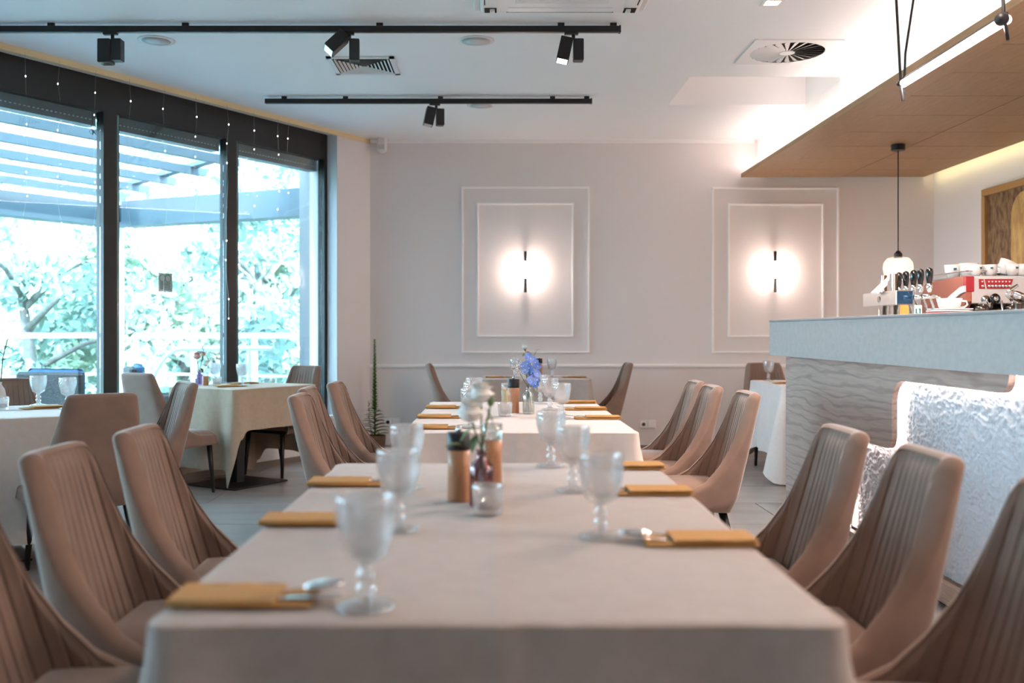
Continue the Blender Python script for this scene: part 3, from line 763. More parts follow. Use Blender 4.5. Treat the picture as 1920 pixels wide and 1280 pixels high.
MB().box(0, .7, YE, YE+.02, 0, 1.03).build('oak_end_panel', M['barwood'], bar)
MB().box(-.004, .03, YN, YE, .02, .104).build('oak_plinth', M['barbase'], bar)
MB().box(.02, .1, YN, YE, 0, .02).build('toe_gap', M['dark'], bar)
# textured plaster panel: real relief
rnd = random.Random(3)
from mathutils import noise as mn
ny, nz = 900, 180
def pf(i, j):
    yy = YN+(6.4-YN)*i/(ny-1); zz = .104+(1.02-.104)*j/(nz-1)
    q = Vector((yy*9, zz*9, 1.3)); wv = mn.noise_vector(q)*1.1
    a = 1-abs(mn.noise(Vector((yy*26, zz*36, 0))+wv*1.5)); b = 1-abs(mn.noise(Vector((yy*60, zz*80, 7))+wv*2.0))
    return (.070-.009*a**3-.006*b**3, yy, zz)
MB().grid(pf, ny, nz).build('textured_plaster_panel', M['plaster'], bar, True)
lst = MB()
off = [(y_+.0, z_) for y_, z_ in edge]
for (a, b) in zip(off[:-1], off[1:]):
    a = Vector(a); b = Vector(b); d = (b-a)
    if d.length < 1e-4: continue
    d.normalize(); nn = Vector((d.y, -d.x))
    # strip sits behind the oak, set back from its edge
    for sgn in (1,):
        p = [a+nn*-.020, b+nn*-.020, b+nn*-.030, a+nn*-.030]
        lst.add([(.030, q.x, q.y) for q in p]+[(.040, q.x, q.y) for q in p], [(0, 1, 2, 3), (7, 6, 5, 4), (0, 4, 5, 1), (1, 5, 6, 2), (2, 6, 7, 3), (3, 7, 4, 0)])
lst.build('led_strip', M['led'], bar)
MB().box(.02, .034, YN, 3.66, 1.010, 1.019).build('led_strip', M['led'], bar)
# inner work surface
wt = thing('work_counter', 'lower steel work counter behind the bar carrying the coffee machine', 'counter', (0, 0, 0))
MB().box(2.62, 4.1, 5.45, 6.5, .90, .94).build('steel_top', M['brush'], wt)
MB().box(2.66, 4.06, 5.5, 6.45, 0, .90).build('cabinet', M['mgrey'], wt)

# ------------------------------------------------------------------ beer tap
t = thing('beer_tap', 'steel beer tap tower with five black handles on the bar', 'beer tap', (2.14, 5.4, ZA1+.014))
zb_ = ZA1+.014
for yy in (-.06, .09):
    MB().lathe([(.036, 0), (.036, .008), (.022, .012), (.022, .235)], 20, (0, yy, 0)).build('column', M['chrome'], t, True)
MB().box(-.045, .045, -.2, .27, .065, .142, .004).build('cross_housing', M['brush'], t)
MB().box(-.040, .040, -.204, -.199, .070, .137).build('end_reflection', M['blue_refl'], t)  # dark blue plate stands in for the reflection in the steel end
MB().lathe([(.017, 0), (.017, .003)], 20).xf(Matrix.Translation((-.046, .03, .10)) @ Matrix.Rotation(-PI/2, 4, 'Y')).build('round_badge', M['steel'], t)
MB().box(-.075, .075, -.04, .04, -.007, .007).xf(Matrix.Translation((-.02, .02, .185)) @ Matrix.Rotation(-.75, 4, 'Y')).build('slanted_card', M['white'], t)
for i, px in enumerate((1685, 1698.5, 1713, 1726, 1742.5)):
    yy = 2.215*F/(px-VX)-5.4; dx = .075
    b = MB().lathe([(.008, 0), (.014, .012), (.016, .03), (.014, .045)], 12, (dx, yy, .125)).tube([(.04, yy, .105), (.10, yy, .105)], .012, 10).tube([(.10, yy, .105), (.125, yy, .10), (.14, yy, .06), (.145, yy, .02)], .008, 8)
    f_ = b.build('tap_faucet', M['chrome'], t, True)
    MB().lathe([(.006, 0), (.011, .01), (.017, .05), (.019, .075), (.015, .09), (.004, .097)], 14, (dx, yy, .155)).build('black_handle', M['blackp'], f_, True)
MB().box(-.028, .016, -.212, -.207, .0, .064).build('orange_card', M['orangec'], t)
MB().box(.045, .085, -.212, -.207, .0, .064).build('mint_card', M['mint'], t)
pr = MB()
for (a, b, c, d) in ((.052, .058, .02, .045), (.060, .064, .02, .024), (.067, .078, .041, .045), (.072, .077, .02, .045)): pr.box(a, b, -.2135, -.212, c, d)
pr.build('card_print', M['teal'], t)

# cups and saucers
def cup_parts(t, r=.045, h_=.055, logo=True, handle=True):
    MB().lathe([(r*.55, 0), (r*.62, .004), (r*.85, h_*.35), (r, h_), (r*.94, h_), (r*.78, h_*.35), (r*.5, .008)], 28).build('cup_body', M['porc'], t, True)
    if handle: MB().tube([(r*.93, 0, h_*.8), (r*1.4, 0, h_*.78), (r*1.5, 0, h_*.5), (r*1.25, 0, h_*.28), (r*.85, 0, h_*.25)], .0045, 8).build('handle', M['porc'], t, True)
    if logo: MB().box(-.007, .007, -.0015, .0015, -.005, .005).xf(Matrix.Translation((.004, -r*.97, h_*.68))).build('blue_emblem', M['teal'], t)
zc = ZA1+.014
Ys = 4.78; xs = xpx(1778, Ys)
for i in range(3):
    s_ = thing('saucer', ['red saucer at the bottom of the stack on the bar', 'white saucer in the middle of the stack on the bar', 'white saucer on top of the stack carrying the cup'][i], 'saucer', (xs+.004*i, Ys, zc+.009*i), 0, None)
    MB().lathe([(.05, 0), (.055, .002), (.102-.004*(i == 0), .014), (.102-.004*(i == 0), .017), (.05, .006)], 36).build('dish', M['red'] if i == 0 else M['porc'], s_, True)
    MB().lathe([(.03, .0062), (.032, .0075), (.034, .0062)], 24).build('well_ring', M['porc'], s_, True)
t = thing('coffee_cup', 'white empty cup standing on the saucer stack', 'cup', (xs+.005, Ys, zc+.026), 0)
cup_parts(t, .058, .058, False)
t = thing('sugar_sachet', 'dark green sachet lying on the saucer beside the cup', 'sachet', (xs-.07, Ys-.02, zc+.033), .5)
MB().box(-.022, .022, -.012, .012, 0, .005, .001).build('wrapper', mat('sachet', (.01, .09, .05, 1), .3), t); MB().box(-.026, -.022, -.012, .012, .001, .002).build('crimped_end', M['teal'], t)

# espresso machine
MX, MY = 2.73, 5.70
t = thing('espresso_machine', 'espresso machine with copper side, grey front and red button panel', 'coffee machine', (MX, MY, .94))
MZ = zpx(519, MY)-.94
def exyz(poly, x0, x1, nm, m_, par, sm=False):
    o = extr([(p[0], p[1]) for p in poly], x0, x1).build(nm, m_, par, False)
    return smooth_by_angle(o) if sm else o
side = [(.02, .06), (.50, .06)]+arc(.50-.0, .14, .06, -h, 0, 4)[1:]+[(.60, MZ-.14)]+arc(.50, MZ-.11, .10, 0, h, 8)+[(.04, MZ+.008), (0, MZ), (0, MZ-.14), (.10, MZ-.26), (.10, .14)]
exyz(side, -.035, 0, 'copper_side_panel', M['copper'], t, True)
exyz(side, .86, .895, 'copper_side_panel', M['copper'], t, True)
# pale curved trim on the side
tr = [(.32, MZ-.16), (.18, MZ-.10), (.05, MZ-.055), (-.005, MZ-.05), (-.005, MZ-.085), (.05, MZ-.095), (.16, MZ-.135), (.26, MZ-.18)]
exyz(tr[::-1], -.045, -.034, 'pale_curved_trim', M['porc'], t)
MB().box(-.037, .012, -.006, .03, MZ-.085, MZ+.004, .003).build('red_edge', M['red'], t)
MB().box(.0, .86, .0, .50, MZ-.152, MZ, .004).build('front_body', M['mgrey'], t)
MB().box(.0, .86, .12, .50, .06, MZ-.15).build('rear_body', M['dsteel'], t)
MB().box(.0, .86, -.06, .40, .03, .07, .004).build('drip_tray', M['steel'], t)
MB().box(-.02, .88, .02, .48, MZ+.0005, MZ+.008).build('cup_tray', M['steel'], t)
rl = MB().tube([(-.02, .03, MZ+.035), (-.02, .5, MZ+.035)], .003, 6).tube([(-.02, .03, MZ+.035), (.10, .03, MZ+.035)], .003, 6)
rl.build('tray_rail', M['steel'], t)
xl = lambda px: xpx(px, MY)-MX
zl = lambda py: zpx(py, MY)-.94
def front_plate(pl, nm, m_, par, y0=-.004, y1=0):
    n = len(pl); vs = [(p[0], y0, p[1]) for p in pl]+[(p[0], y1, p[1]) for p in pl]
    return MB().add(vs, [tuple(range(n)), tuple(range(2*n-1, n-1, -1))]+[(i, n+i, n+(i+1) % n, (i+1) % n) for i in range(n)]).build(nm, m_, par)
p1 = front_plate([(xl(1835.5), zl(541)), (xl(1846.5), zl(541)), (xl(1843.5), zl(523)), (xl(1835), zl(523))], 'red_panel', M['red'], t)
p2 = front_plate([(xl(1850.5), zl(541)), (xl(1893.5), zl(541)), (xl(1899), zl(523)), (xl(1846), zl(523))], 'red_panel', M['red'], t)
bt = None
for i, px in enumerate((1841, 1853.5, 1860, 1866.5, 1872.8, 1879.2, 1885.5, 1892)):
    b = MB().lathe([(.0085, 0), (.0085, .006), (.005, .008)], 12).xf(Matrix.Translation((xl(px), -.004, zl(536))) @ Matrix.Rotation(PI/2, 4, 'X'))
    b.build('button', M['chrome'], p1 if i == 0 else p2, True)
    ic = MB().box(xl(px)-.005, xl(px)+.005, -.006, -.004, zl(528), zl(526.6)).box(xl(px)-.003, xl(px)+.003, -.006, -.004, zl(529.2), zl(528))
    ic.build('icon', M['white'], p1 if i == 0 else p2)
for k, px in enumerate((1850, 1905)):
    gx = xl(px)
    MB().lathe([(.045, 0), (.045, .06), (.03, .08)], 20, (gx, .03, zl(578))).build('group_head', M['chrome'], t, True)
    g2 = MB().lathe([(.028, 0), (.030, .012), (.024, .02)], 20).xf(Matrix.Translation((xl(1861)+.17*k, -.02, zl(560))) @ Matrix.Rotation(PI/2, 4, 'X')).build('black_knob', M['blackp'], t, True)
    MB().lathe([(.014, .0), (.014, .003)], 16).xf(Matrix.Translation((xl(1861)+.17*k, -.041, zl(560))) @ Matrix.Rotation(PI/2, 4, 'X')).build('knob_badge', M['steel'], g2, True)
    MB().tube([(gx+.05, .0, zl(558)), (gx+.06, -.05, zl(565)), (gx+.055, -.07, zl(590)), (gx+.06, -.075, zl(620))], .006, 8).build('steam_pipe', M['chrome'], t, True)
    MB().lathe([(.04, 0), (.042, .03), (.03, .035)], 20, (gx-.03, .0, zl(585))).build('brew_basket', M['dsteel'], t, True)
pf_ = thing('portafilter', 'chrome portafilter and lever leaning at the right edge by the machine', 'portafilter', (xpx(1908, 5.5), 5.50, zpx(562, 5.5)))
MB().lathe([(.040, 0), (.046, .02), (.046, .035), (.02, .036)], 22).xf(Matrix.Rotation(.5, 4, 'Y')).build('basket', M['chrome'], pf_, True)
MB().lathe([(.033, 0), (.033, .002)], 22).xf(Matrix.Rotation(.5, 4, 'Y') @ Matrix.Translation((0, 0, .0365))).build('coffee_puck', M['orangec'], pf_)
MB().tube([(-.03, 0, .0), (-.06, 0, .03), (-.05, 0, .05), (0, 0, .08)], .010, 10).build('lever', M['chrome'], pf_, True)
MB().tube([(0, 0, -.02), (0, 0, zc*0-.31)], .02, 10).build('stand', M['dsteel'], pf_)

CUPS = [  # px, py of base, scale, rot(x), label
    (1787, 515, 1.22, 0, .35, 'large white cup first from the left on the coffee machine'),
    (1816, 514, 1.32, 0, .30, 'largest white cup second from the left on the coffee machine'),
    (1829, 519, .95, 0, .05, 'low white cup in the front row before the largest cup'),
    (1856, 519, .95, 0, .05, 'white cup with blue emblem in the middle of the front row'),
    (1843, 510, 1.0, 1.9, .22, 'white cup tipped on its side behind the front row'),
    (1866, 511, 1.0, 1.6, .22, 'white cup lying low behind the middle front cup'),
    (1880, 518, 1.25, .45, .14, 'tall white cup leaning right in the pile'),
    (1899, 519, 1.0, 0, .06, 'white cup right of the leaning cup in the front row'),
    (1916, 519, 1.0, 0, .05, 'white cup cut by the right edge of the picture')]
for i, (px, py, s_, rx, dy, lab) in enumerate(CUPS):
    Y = MY+dy
    zb2 = .94+MZ+.0085
    if rx: zb2 = .94+MZ+.0085+(.05 if rx > 1 else .012)
    t = thing('coffee_cup', lab, 'cup', (xpx(px, Y), Y, zb2), 0, 'white cups piled on the coffee machine')
    t.scale = (s_, s_, s_)
    if rx: t.rotation_euler = (0, rx if rx < 1 else rx, -.2)
    else: t.rotation_euler = (0, 0, .3*((i % 3)-1))
    cup_parts(t, .042, .068)

# picture on right wall
yl = XR*F/(1848-VX); 
t = thing('framed_picture', 'oak framed bronze and ochre abstract picture on the right wall', 'picture', (XR, yl-1.0, 0))
zt_, zb_2 = zpx(356, yl), 1.30
w2 = 1.0
for (a, b, c, d) in ((-w2, w2, zt_-.06, zt_), (-w2, w2, zb_2, zb_2+.06), (-w2, -w2+.06, zb_2+.06, zt_-.06), (w2-.06, w2, zb_2+.06, zt_-.06)):
    MB().box(-.04, 0, a, b, c, d, .004).build('frame_side', M['frameoak'], t)
cv = MB().box(-.012, -.001, -w2+.06, w2-.06, zb_2+.06, zt_-.06).build('canvas', M['canvasb'], t)
MB().prism([(w2-.42-q, 0) for q in (0,)]+[(0, 0), (0, 0)], 0, 0) if False else None
gm = extr([(w2-.46, zb_2+.06)]+[(w2-.46, zt_-.30)]+arc(w2-.66, zt_-.30, .20, 0, h, 8)+[(-.3, zt_-.10), (-.3, zb_2+.06)], -.0135, -.012)
gm.build('ochre_field', M['canvasg'], cv)

# ------------------------------------------------------------------ dining chair
def make_chair():
    t = thing('dining_chair', 'x', 'chair')
    NA, NV = 89, 16
    ET = [(0, .886), (.018, .884), (.024, .876), (.030, .852), (.040, .755), (.06, .65), (.1, .56), (.155, .485), (.215, .45), (.265, .435), (.40, .425), (.6, .42)]
    def fwd(a):
        return .40*(1-abs(math.cos(a*PI/2))**.5)**1.4
    def H(a):
        o_ = fwd(a)
        for (p, q) in zip(ET[:-1], ET[1:]):
            if o_ <= q[0]: return p[1]+(q[1]-p[1])*(o_-p[0])/(q[0]-p[0])
        return .42
    def plan(a, z, inset=0):
        k = (z-.32)/.575; k = max(0, min(1, k))
        wz = .262-.072*k**1.15-inset
        yb = -.175-.155*k**.9+inset
        th = a*PI/2
        x = wz*(1 if a >= 0 else -1)*abs(math.sin(th))**.42
        return x, yb+fwd(a)*(1-inset/.4)
    # arc length along the plan curve, for evenly spaced channels
    AL = [0.0]
    for q in range(1, 401):
        x0, y0 = plan(-1+(q-1)/200, .7); x1, y1 = plan(-1+q/200, .7)
        AL.append(AL[-1]+math.hypot(x1-x0, y1-y0))
    def arcl(a): return AL[max(0, min(400, int(round((a+1)*200))))]-AL[200]
    def amap(t_):      # t in -1..1 by arc length
        lo, hi = 0, 400; tgt = (t_+1)/2*AL[400]
        while hi-lo > 1:
            m_ = (lo+hi)//2
            if AL[m_] < tgt: lo = m_
            else: hi = m_
        f_ = (tgt-AL[lo])/(AL[hi]-AL[lo]); return -1+(lo+f_)/200
    sh = MB(); vs = []
    T = .045
    prof_n = NV+7
    rows = []
    for i in range(NA):
        a = amap(-1+2*i/(NA-1)); Ht = H(a); row = []
        zb0 = .335+.02*abs(a)**2
        for j in range(NV):
            v = j/(NV-1); z = zb0+(Ht-T*.45-zb0)*v
            x, y_ = plan(a, z, .012*(1-min(1, v*8))); row.append((x, y_, z))
        for q in range(1, 7):
            b = PI*q/7; zc_ = Ht-T*.45
            ins = T*(1-math.cos(b))/2
            x, y_ = plan(a, zc_, ins); row.append((x, y_, zc_+T*.45*math.sin(b)))
        rows.append(row)
    n = len(rows[0])
    for r in rows: vs += r
    fs = [(i*n+j, (i+1)*n+j, (i+1)*n+j+1, i*n+j+1) for i in range(NA-1) for j in range(n-1)]
    # end caps at the front of both arms
    for i in (0, NA-1): fs.append(tuple(i*n+j for j in range(n)) if i else tuple(i*n+j for j in range(n-1, -1, -1)))
    sh.add(vs, fs)
    o = sh.build('shell', M['velvet'], t, True)
    # channelled inner back
    ib = MB(); NI = 8
    NU = 361
    def gi(i, j):
        tt = -1+2*i/(NU-1); a = amap(tt); zr_ = H(a)-T*.45
        z = .41+(zr_-.41)*j/23+(T*.45*.35 if j == 23 else 0)
        dz = zr_-z; u_ = (tt*AL[400]/2/.043) % 1.0; d_ = min(u_, 1-u_)
        gr = .0055*math.exp(-(d_/.075)**2)*max(0, min(1, (dz-.015)/.03))*(1 if abs(tt) < .96 else 0)
        puff = .008*min(1, max(0, dz)/.04)
        x, y_ = plan(a, z, (T*.93 if j == 23 else T*.95)+puff-gr)
        return (x, y_, z)
    ib.grid(gi, NU, 24)
    ib.build('channelled_backrest', M['velvet2'], t, True)
    se = MB()
    def seatf(i, j):
        pass
    se.box(-.225, .225, -.16, .235, .375, .455, .03)
    smooth_by_angle(se.build('seat', M['velvet'], t), 50)
    MB().box(-.20, .20, -.15, .21, .352, .374).build('seat_frame', M['leg'], t)
    for sx in (-1, 1):
        MB().tube([(sx*.185, .19, .37), (sx*.205, .215, 0)], .021, 10, .012).build('leg', M['leg'], t, True)
        MB().tube([(sx*.165, -.12, .37), (sx*.195, -.215, 0)], .021, 10, .012).build('leg', M['leg'], t, True)
    return t
chair0 = make_chair()
used = [False]
def chair(px, py_or_Y, f, label, group, X=None, topz=.895):
    f = Vector((f[0], f[1], 0)).normalized()
    Y = py_or_Y; x = xpx(px, Y) if X is None else X
    loc = Vector((x, Y, 0))+f*.31
    rz = math.atan2(-f.x, f.y)
    if not used[0]:
        used[0] = True; chair0.location = loc; chair0.rotation_euler.z = rz; tag(chair0, label, group=group); return chair0
    return dup(chair0, label, loc, rz, group)
G1 = 'velvet chairs along the near table'; G2 = 'velvet chairs along the middle table'
chair(0, 2.97, (-1, .0), 'velvet chair right of the near table, farthest of its three, oak bar behind', G1, X=1.06)
chair(0, 2.41, (-1, .02), 'velvet chair right of the near table before the lit plaster bar front', G1, X=1.07)
chair(0, 1.84, (-1, .0), 'velvet chair at the right picture edge, cut off by the lower right corner', G1, X=1.08)
chair(0, 2.97, (1, .02), 'velvet chair left of the near table, farther of the two fully seen', G1, X=-1.085)
chair(0, 2.47, (1, .0), 'velvet chair left of the near table, second from the camera', G1, X=-1.11)
chair(0, 1.93, (1, .0), 'velvet chair at the lower left picture corner beside the near table', G1, X=-1.12)
chair(0, 4.78, (-1, .0), 'velvet chair right of the middle table, nearest of three, pale stained outer side', G2, X=1.235)
chair(0, 5.35, (-1, .0), 'velvet chair right of the middle table, second of three', G2, X=1.19)
chair(0, 5.85, (-1, .0), 'velvet chair right of the middle table, farthest of three', G2, X=1.205)
chair(0, 4.58, (1, .0), 'velvet chair left of the middle table, nearest of three', G2, X=-.92)
chair(0, 5.13, (1, .0), 'velvet chair left of the middle table mostly hidden behind the nearest one', G2, X=-.985)
chair(0, 5.70, (1, .0), 'velvet chair left of the middle table, farthest, in front of potted plant', G2, X=-.935)
G3 = 'velvet chairs at the far tables'
chair(0, 9.2, (1, .1), 'velvet chair at the left end of the far table by the back wall', G3, X=-.63)
chair(0, 9.33, (-1, .0), 'velvet chair at the right end of the far table by the back wall', G3, X=1.27)
chair(0, 9.25, (0, -1), 'dark velvet chair against the back wall beside the bar end', G3, X=2.49)
G4 = 'velvet chairs at the window tables'
E1 = Vector((.84, .545, 0)); E2 = Vector((-.545, .84, 0))
chair(0, 4.60, E2+Vector((-.12, 0, 0)), 'velvet chair seen from behind, standing at the white table on the left', G4, X=-1.81)
chair(0, 5.72, -E1, 'velvet chair with striped inside facing left to the white table', G4, X=-1.75)
chair(0, 6.15, -E2, 'velvet chair at the left picture edge facing camera across the white table', G4, X=-3.02)
chair(0, 6.92, U, 'grey looking velvet chair seen from behind at the window table', G4, X=-2.50)
chair(0, 8.50, -U, 'velvet chair at the far end of the window table by the window corner', G4, X=-1.60)

# ------------------------------------------------------------------ tables and cloths
def table(cx, cy, hw, hl, rz, label, ped, round_=False):
    t = thing('dining_table', label, 'table', (cx, cy, 0), rz)
    MB().box(-hw+.006, hw-.006, -hl+.006, hl-.006, .715, .742, .004).build('tabletop', M['leg'], t)
    for (x, y_) in ped:
        MB().box(x-.04, x+.04, y_-.04, y_+.04, .012, .715, .004).build('column', M['black'], t)
        MB().box(x-.28, x+.28, y_-.26, y_+.26, .003, .014, .002).build('base_plate', M['black'], t)
    return t
def cloth(cx, cy, hw, hl, rz, m, label, drops, seed=1, crease=None, zt=.75, wave=.012, flare=.02, cf=.085):
    """drops: (-y side, +x side, +y side, -x side)"""
    rnd = random.Random(seed)
    r = .02; per = []
    sides = [((-hw, -hl), (hw, -hl), (0, -1)), ((hw, -hl), (hw, hl), (1, 0)), ((hw, hl), (-hw, hl), (0, 1)), ((-hw, hl), (-hw, -hl), (-1, 0))]
    for k, (a, b, nn) in enumerate(sides):
        L = math.dist(a, b); n_ = int(L/.022); nx = sides[(k+1) % 4][2]
        for i in range(n_+1):
            s_ = r+(L-2*r)*i/n_
            x = a[0]+(b[0]-a[0])*s_/L; y_ = a[1]+(b[1]-a[1])*s_/L
            per.append((x, y_, nn[0], nn[1], k, s_, L))
        for i in range(1, 6):
            an = (PI/2)*i/6
            bx = b[0]-nn[0]*r-(b[0]-a[0])/L*r*1; by = b[1]-nn[1]*r-(b[1]-a[1])/L*r
            vx = nn[0]*math.cos(an)+nx[0]*math.sin(an); vy = nn[1]*math.cos(an)+nx[1]*math.sin(an)
            per.append((bx+vx*r, by+vy*r, vx, vy, k+.5*(i/6 >= .5)*2 if False else k, None, L))
    npz = len(per); ph = rnd.uniform(0, 6); fr = rnd.uniform(9, 13)
    LEV = 16; mb = MB(); vs = []
    info = []
    arc_s = 0
    for q, (x, y_, nx, ny, k, s_, L) in enumerate(per):
        if q: arc_s += math.dist(per[q][:2], per[q-1][:2])
        if s_ is None:
            cdist = 0; w_ = q
            D = (drops[k]+drops[(k+1) % 4])/2; D = D if True else 0
            # blend across corner
            frac = (math.atan2(ny, nx)-math.atan2(sides[k][2][1], sides[k][2][0])) % (2*PI)/(PI/2)
            D = drops[k]*(1-frac)+drops[(k+1) % 4]*frac
        else:
            cdist = min(s_, L-s_)-r; D = drops[k]
        info.append((x, y_, nx, ny, cdist, D, arc_s))
    for j in range(LEV+1):
        v = j/LEV
        for (x, y_, nx, ny, cd, D, sa) in info:
            c = math.exp(-(cd/.07)**2); c2_ = math.exp(-((cd-.14)/.06)**2)
            Dd = D*(1+.20*c); Dd = min(Dd, zt-.012)
            if j == 0: vs.append((x-nx*.008, y_-ny*.008, zt)); continue
            zz = zt-.005-(Dd-.005)*v**1.0
            if j == 1: zz = zt-.004; 
            amp = v*(D/.4)
            o_ = .004+flare*amp+c*cf*amp-c2_*.022*amp+wave*amp*math.sin(fr*sa+ph)+wave*.5*amp*math.sin(fr*2.3*sa+ph*2)
            vs.append((x+nx*o_, y_+ny*o_, zz if j > 1 else zt-.004))
    fs = [(j*npz+i, (j+1)*npz+i, (j+1)*npz+(i+1) % npz, j*npz+(i+1) % npz) for j in range(LEV) for i in range(npz)]
    fs = [tuple(reversed(f)) for f in fs]
    if crease is not None:
        for q, v_ in enumerate(vs):
            if v_[1] < -hl+.0:
                d_ = v_[0]-crease; vs[q] = (v_[0], v_[1]-.004*math.exp(-(d_/.015)**2)+.003*math.exp(-((d_-.03)/.02)**2), v_[2])
    mb.add(vs, fs)
    # top surface grid
    nx_, ny_ = 60, int(60*hl/hw)
    def tf(i, j):
        x = -hw+.008+(2*hw-.016)*i/(nx_-1); y_ = -hl+.008+(2*hl-.016)*j/(ny_-1)
        z = zt
        ex = min(x+hw, hw-x, y_+hl, hl-y_)
        if crease is not None: z += .0035*math.exp(-((x-crease-.012*math.sin(y_*3))/.010)**2)*min(1, ex/.05)
        z += .0012*mn.noise(Vector((x*7+seed, y_*5, 0)))*min(1, max(0, ex-.01)/.05)
        return (x, y_, z)
    mb.grid(tf, nx_, ny_)
    o = mb.build('tablecloth', m, None, True, (cx, cy, 0), rz)
    smooth_by_angle(o, 60)
    return tag(o, label, 'tablecloth')
L1c = (1.44+3.19)/2
table(0.003, L1c, .498, .875, 0, 'long near dining table hidden under its taupe cloth', [(0, -.45), (0, .45)])
cloth(0.003, L1c, .50, .877, 0, M['linen'], 'taupe tablecloth with lengthwise crease on the near table', (.36, .36, .3, .36), 1, crease=.012)
L2c = (4.17+5.99)/2
table(.108, L2c, .486, .908, 0, 'long middle dining table under a pale cloth', [(0, -.45), (0, .45)])
cloth(.108, L2c, .488, .91, 0, M['linen_w'], 'pale creased tablecloth on the middle table', (.36, .36, .36, .36), 2, crease=-.005, wave=.016)  # ivory colour stands in for the light on this taupe cloth
table(.372, 9.25, .476, .385, 0, 'small far dining table before the back wall', [(0, 0)])
cloth(.372, 9.25, .478, .387, 0, M['linen'], 'taupe tablecloth on the far table before the back wall', (.36, .36, .36, .36), 3)
c4 = Vector((-1.9, 7.26, 0))+U*.44+N*.35
table(c4.x, c4.y, .436, .348, WZ, 'window side dining table on a flat black base plate', [(-.12, -.05)])
# local x = U, local y = N ; sides: (-y = towards room, +x = far end, +y = window, -x = near end)
cloth(c4.x, c4.y, .44, .35, WZ, M['linen_b'], 'tan tablecloth with long draped corner on the window table', (.31, .55, .68, .60), 4, wave=.014, flare=.01, cf=.025)
K5 = Vector((-2.06, 5.06, 0)); c5 = K5-E1*.52+E2*.44
table(c5.x, c5.y, .515, .436, math.atan2(E1.y, E1.x), 'dining table at the left picture edge under a white cloth', [(0, 0)])
cloth(c5.x, c5.y, .52, .44, math.atan2(E1.y, E1.x), M['linen_w'], 'white tablecloth on the left table reaching almost to the floor', (.62, .62, .62, .62), 5, wave=.018)
table(2.72, 8.2, .476, .486, 0, 'dining table at the back wall half hidden by the bar', [(0, 0)])
cloth(2.72, 8.2, .48, .49, 0, M['linen_w'], 'pale grey tablecloth with a fold reaching the floor beside the bar end', (.66, .6, .56, .56), 6)

# ------------------------------------------------------------------ goblets
def bowl_fn(t, z, j):
    if 0.078 < z < .150 and j < 26:
        a = math.cos(9*t+z*230)*math.cos(9*t-z*230)
        return .0036*abs(a)-.0012
    return 0
def make_goblet():
    t = thing('goblet', 'x', 'glass')
    pr = [(.009, .068), (.018, .072), (.028, .079)]
    for i in range(21):
        z = .082+.084*i/20; pr.append((.031+.0145*math.sin(min(1, (z-.082)/.075)*PI/2), z))
    pr += [(.0450, .170), (.0436, .171), (.0425, .168)]
    pr += [(.0405, .14), (.038, .115), (.032, .096), (.022, .084), (.002, .079)]
    MB().lathe(pr, 80, fn=bowl_fn).build('bowl', M['glass'], t, True)
    MB().lathe([(.0125, .014), (.010, .020), (.0155, .028), (.0155, .034), (.009, .040), (.0145, .048), (.0145, .054), (.009, .060), (.011, .067)], 32).build('stem', M['glass'], t, True)
    MB().lathe([(.030, 0), (.043, .001), (.045, .004), (.042, .007), (.022, .010), (.0125, .0139)], 40, fn=lambda a, z, j: .0008*math.cos(12*a)).build('foot', M['glass'], t, True)
    return t
gob = make_goblet(); gu = [False]
def goblet(px, Y, label, group, X=None):
    loc = (xpx(px, Y) if X is None else X, Y, .7515)
    if not gu[0]:
        gu[0] = True; gob.location = loc; tag(gob, label, group=group); return
    dup(gob, label, loc, 0, group)
GG = 'pressed glass goblets'
for a in ((686, 1.51, 'clear lattice goblet nearest the camera on the near table'), (747, 2.10, 'clear goblet second on the left side of the near table'), (763, 2.66, 'clear goblet farthest on the left side of the near table'),
          (1127, 2.03, 'clear goblet nearest on the right side of the near table'), (1074, 2.62, 'clear goblet in the middle of the right side of the near table'), (1033, 3.10, 'clear goblet farthest on the right side of the near table'),
          (1053, 4.81, 'clear goblet nearest on the right side of the middle table'), (1031, 5.35, 'clear goblet second on the right side of the middle table'), (1013, 5.78, 'clear goblet farthest on the right side of the middle table'),
          (883, 4.36, 'clear goblet nearest on the left side of the middle table'), (886, 4.88, 'clear goblet second on the left side of the middle table'), (889, 5.41, 'clear goblet farthest on the left side of the middle table'),
          (965, 9.1, 'clear goblet left of the flowers on the far table'), (1035, 9.1, 'clear goblet right of the mill on the far table'),
          (403, 7.93, 'clear goblet beside the vase on the window table'), (454, 7.69, 'clear goblet at the right on the window table before the mullion'),
          (72, 5.66, 'frosty lattice goblet at the left on the white table'), (127, 5.42, 'frosty lattice goblet rising above the chair seen from behind'),
          (1441, 8.5, 'clear goblet on the table beside the bar end')):
    goblet(a[0], a[1], a[2], GG)

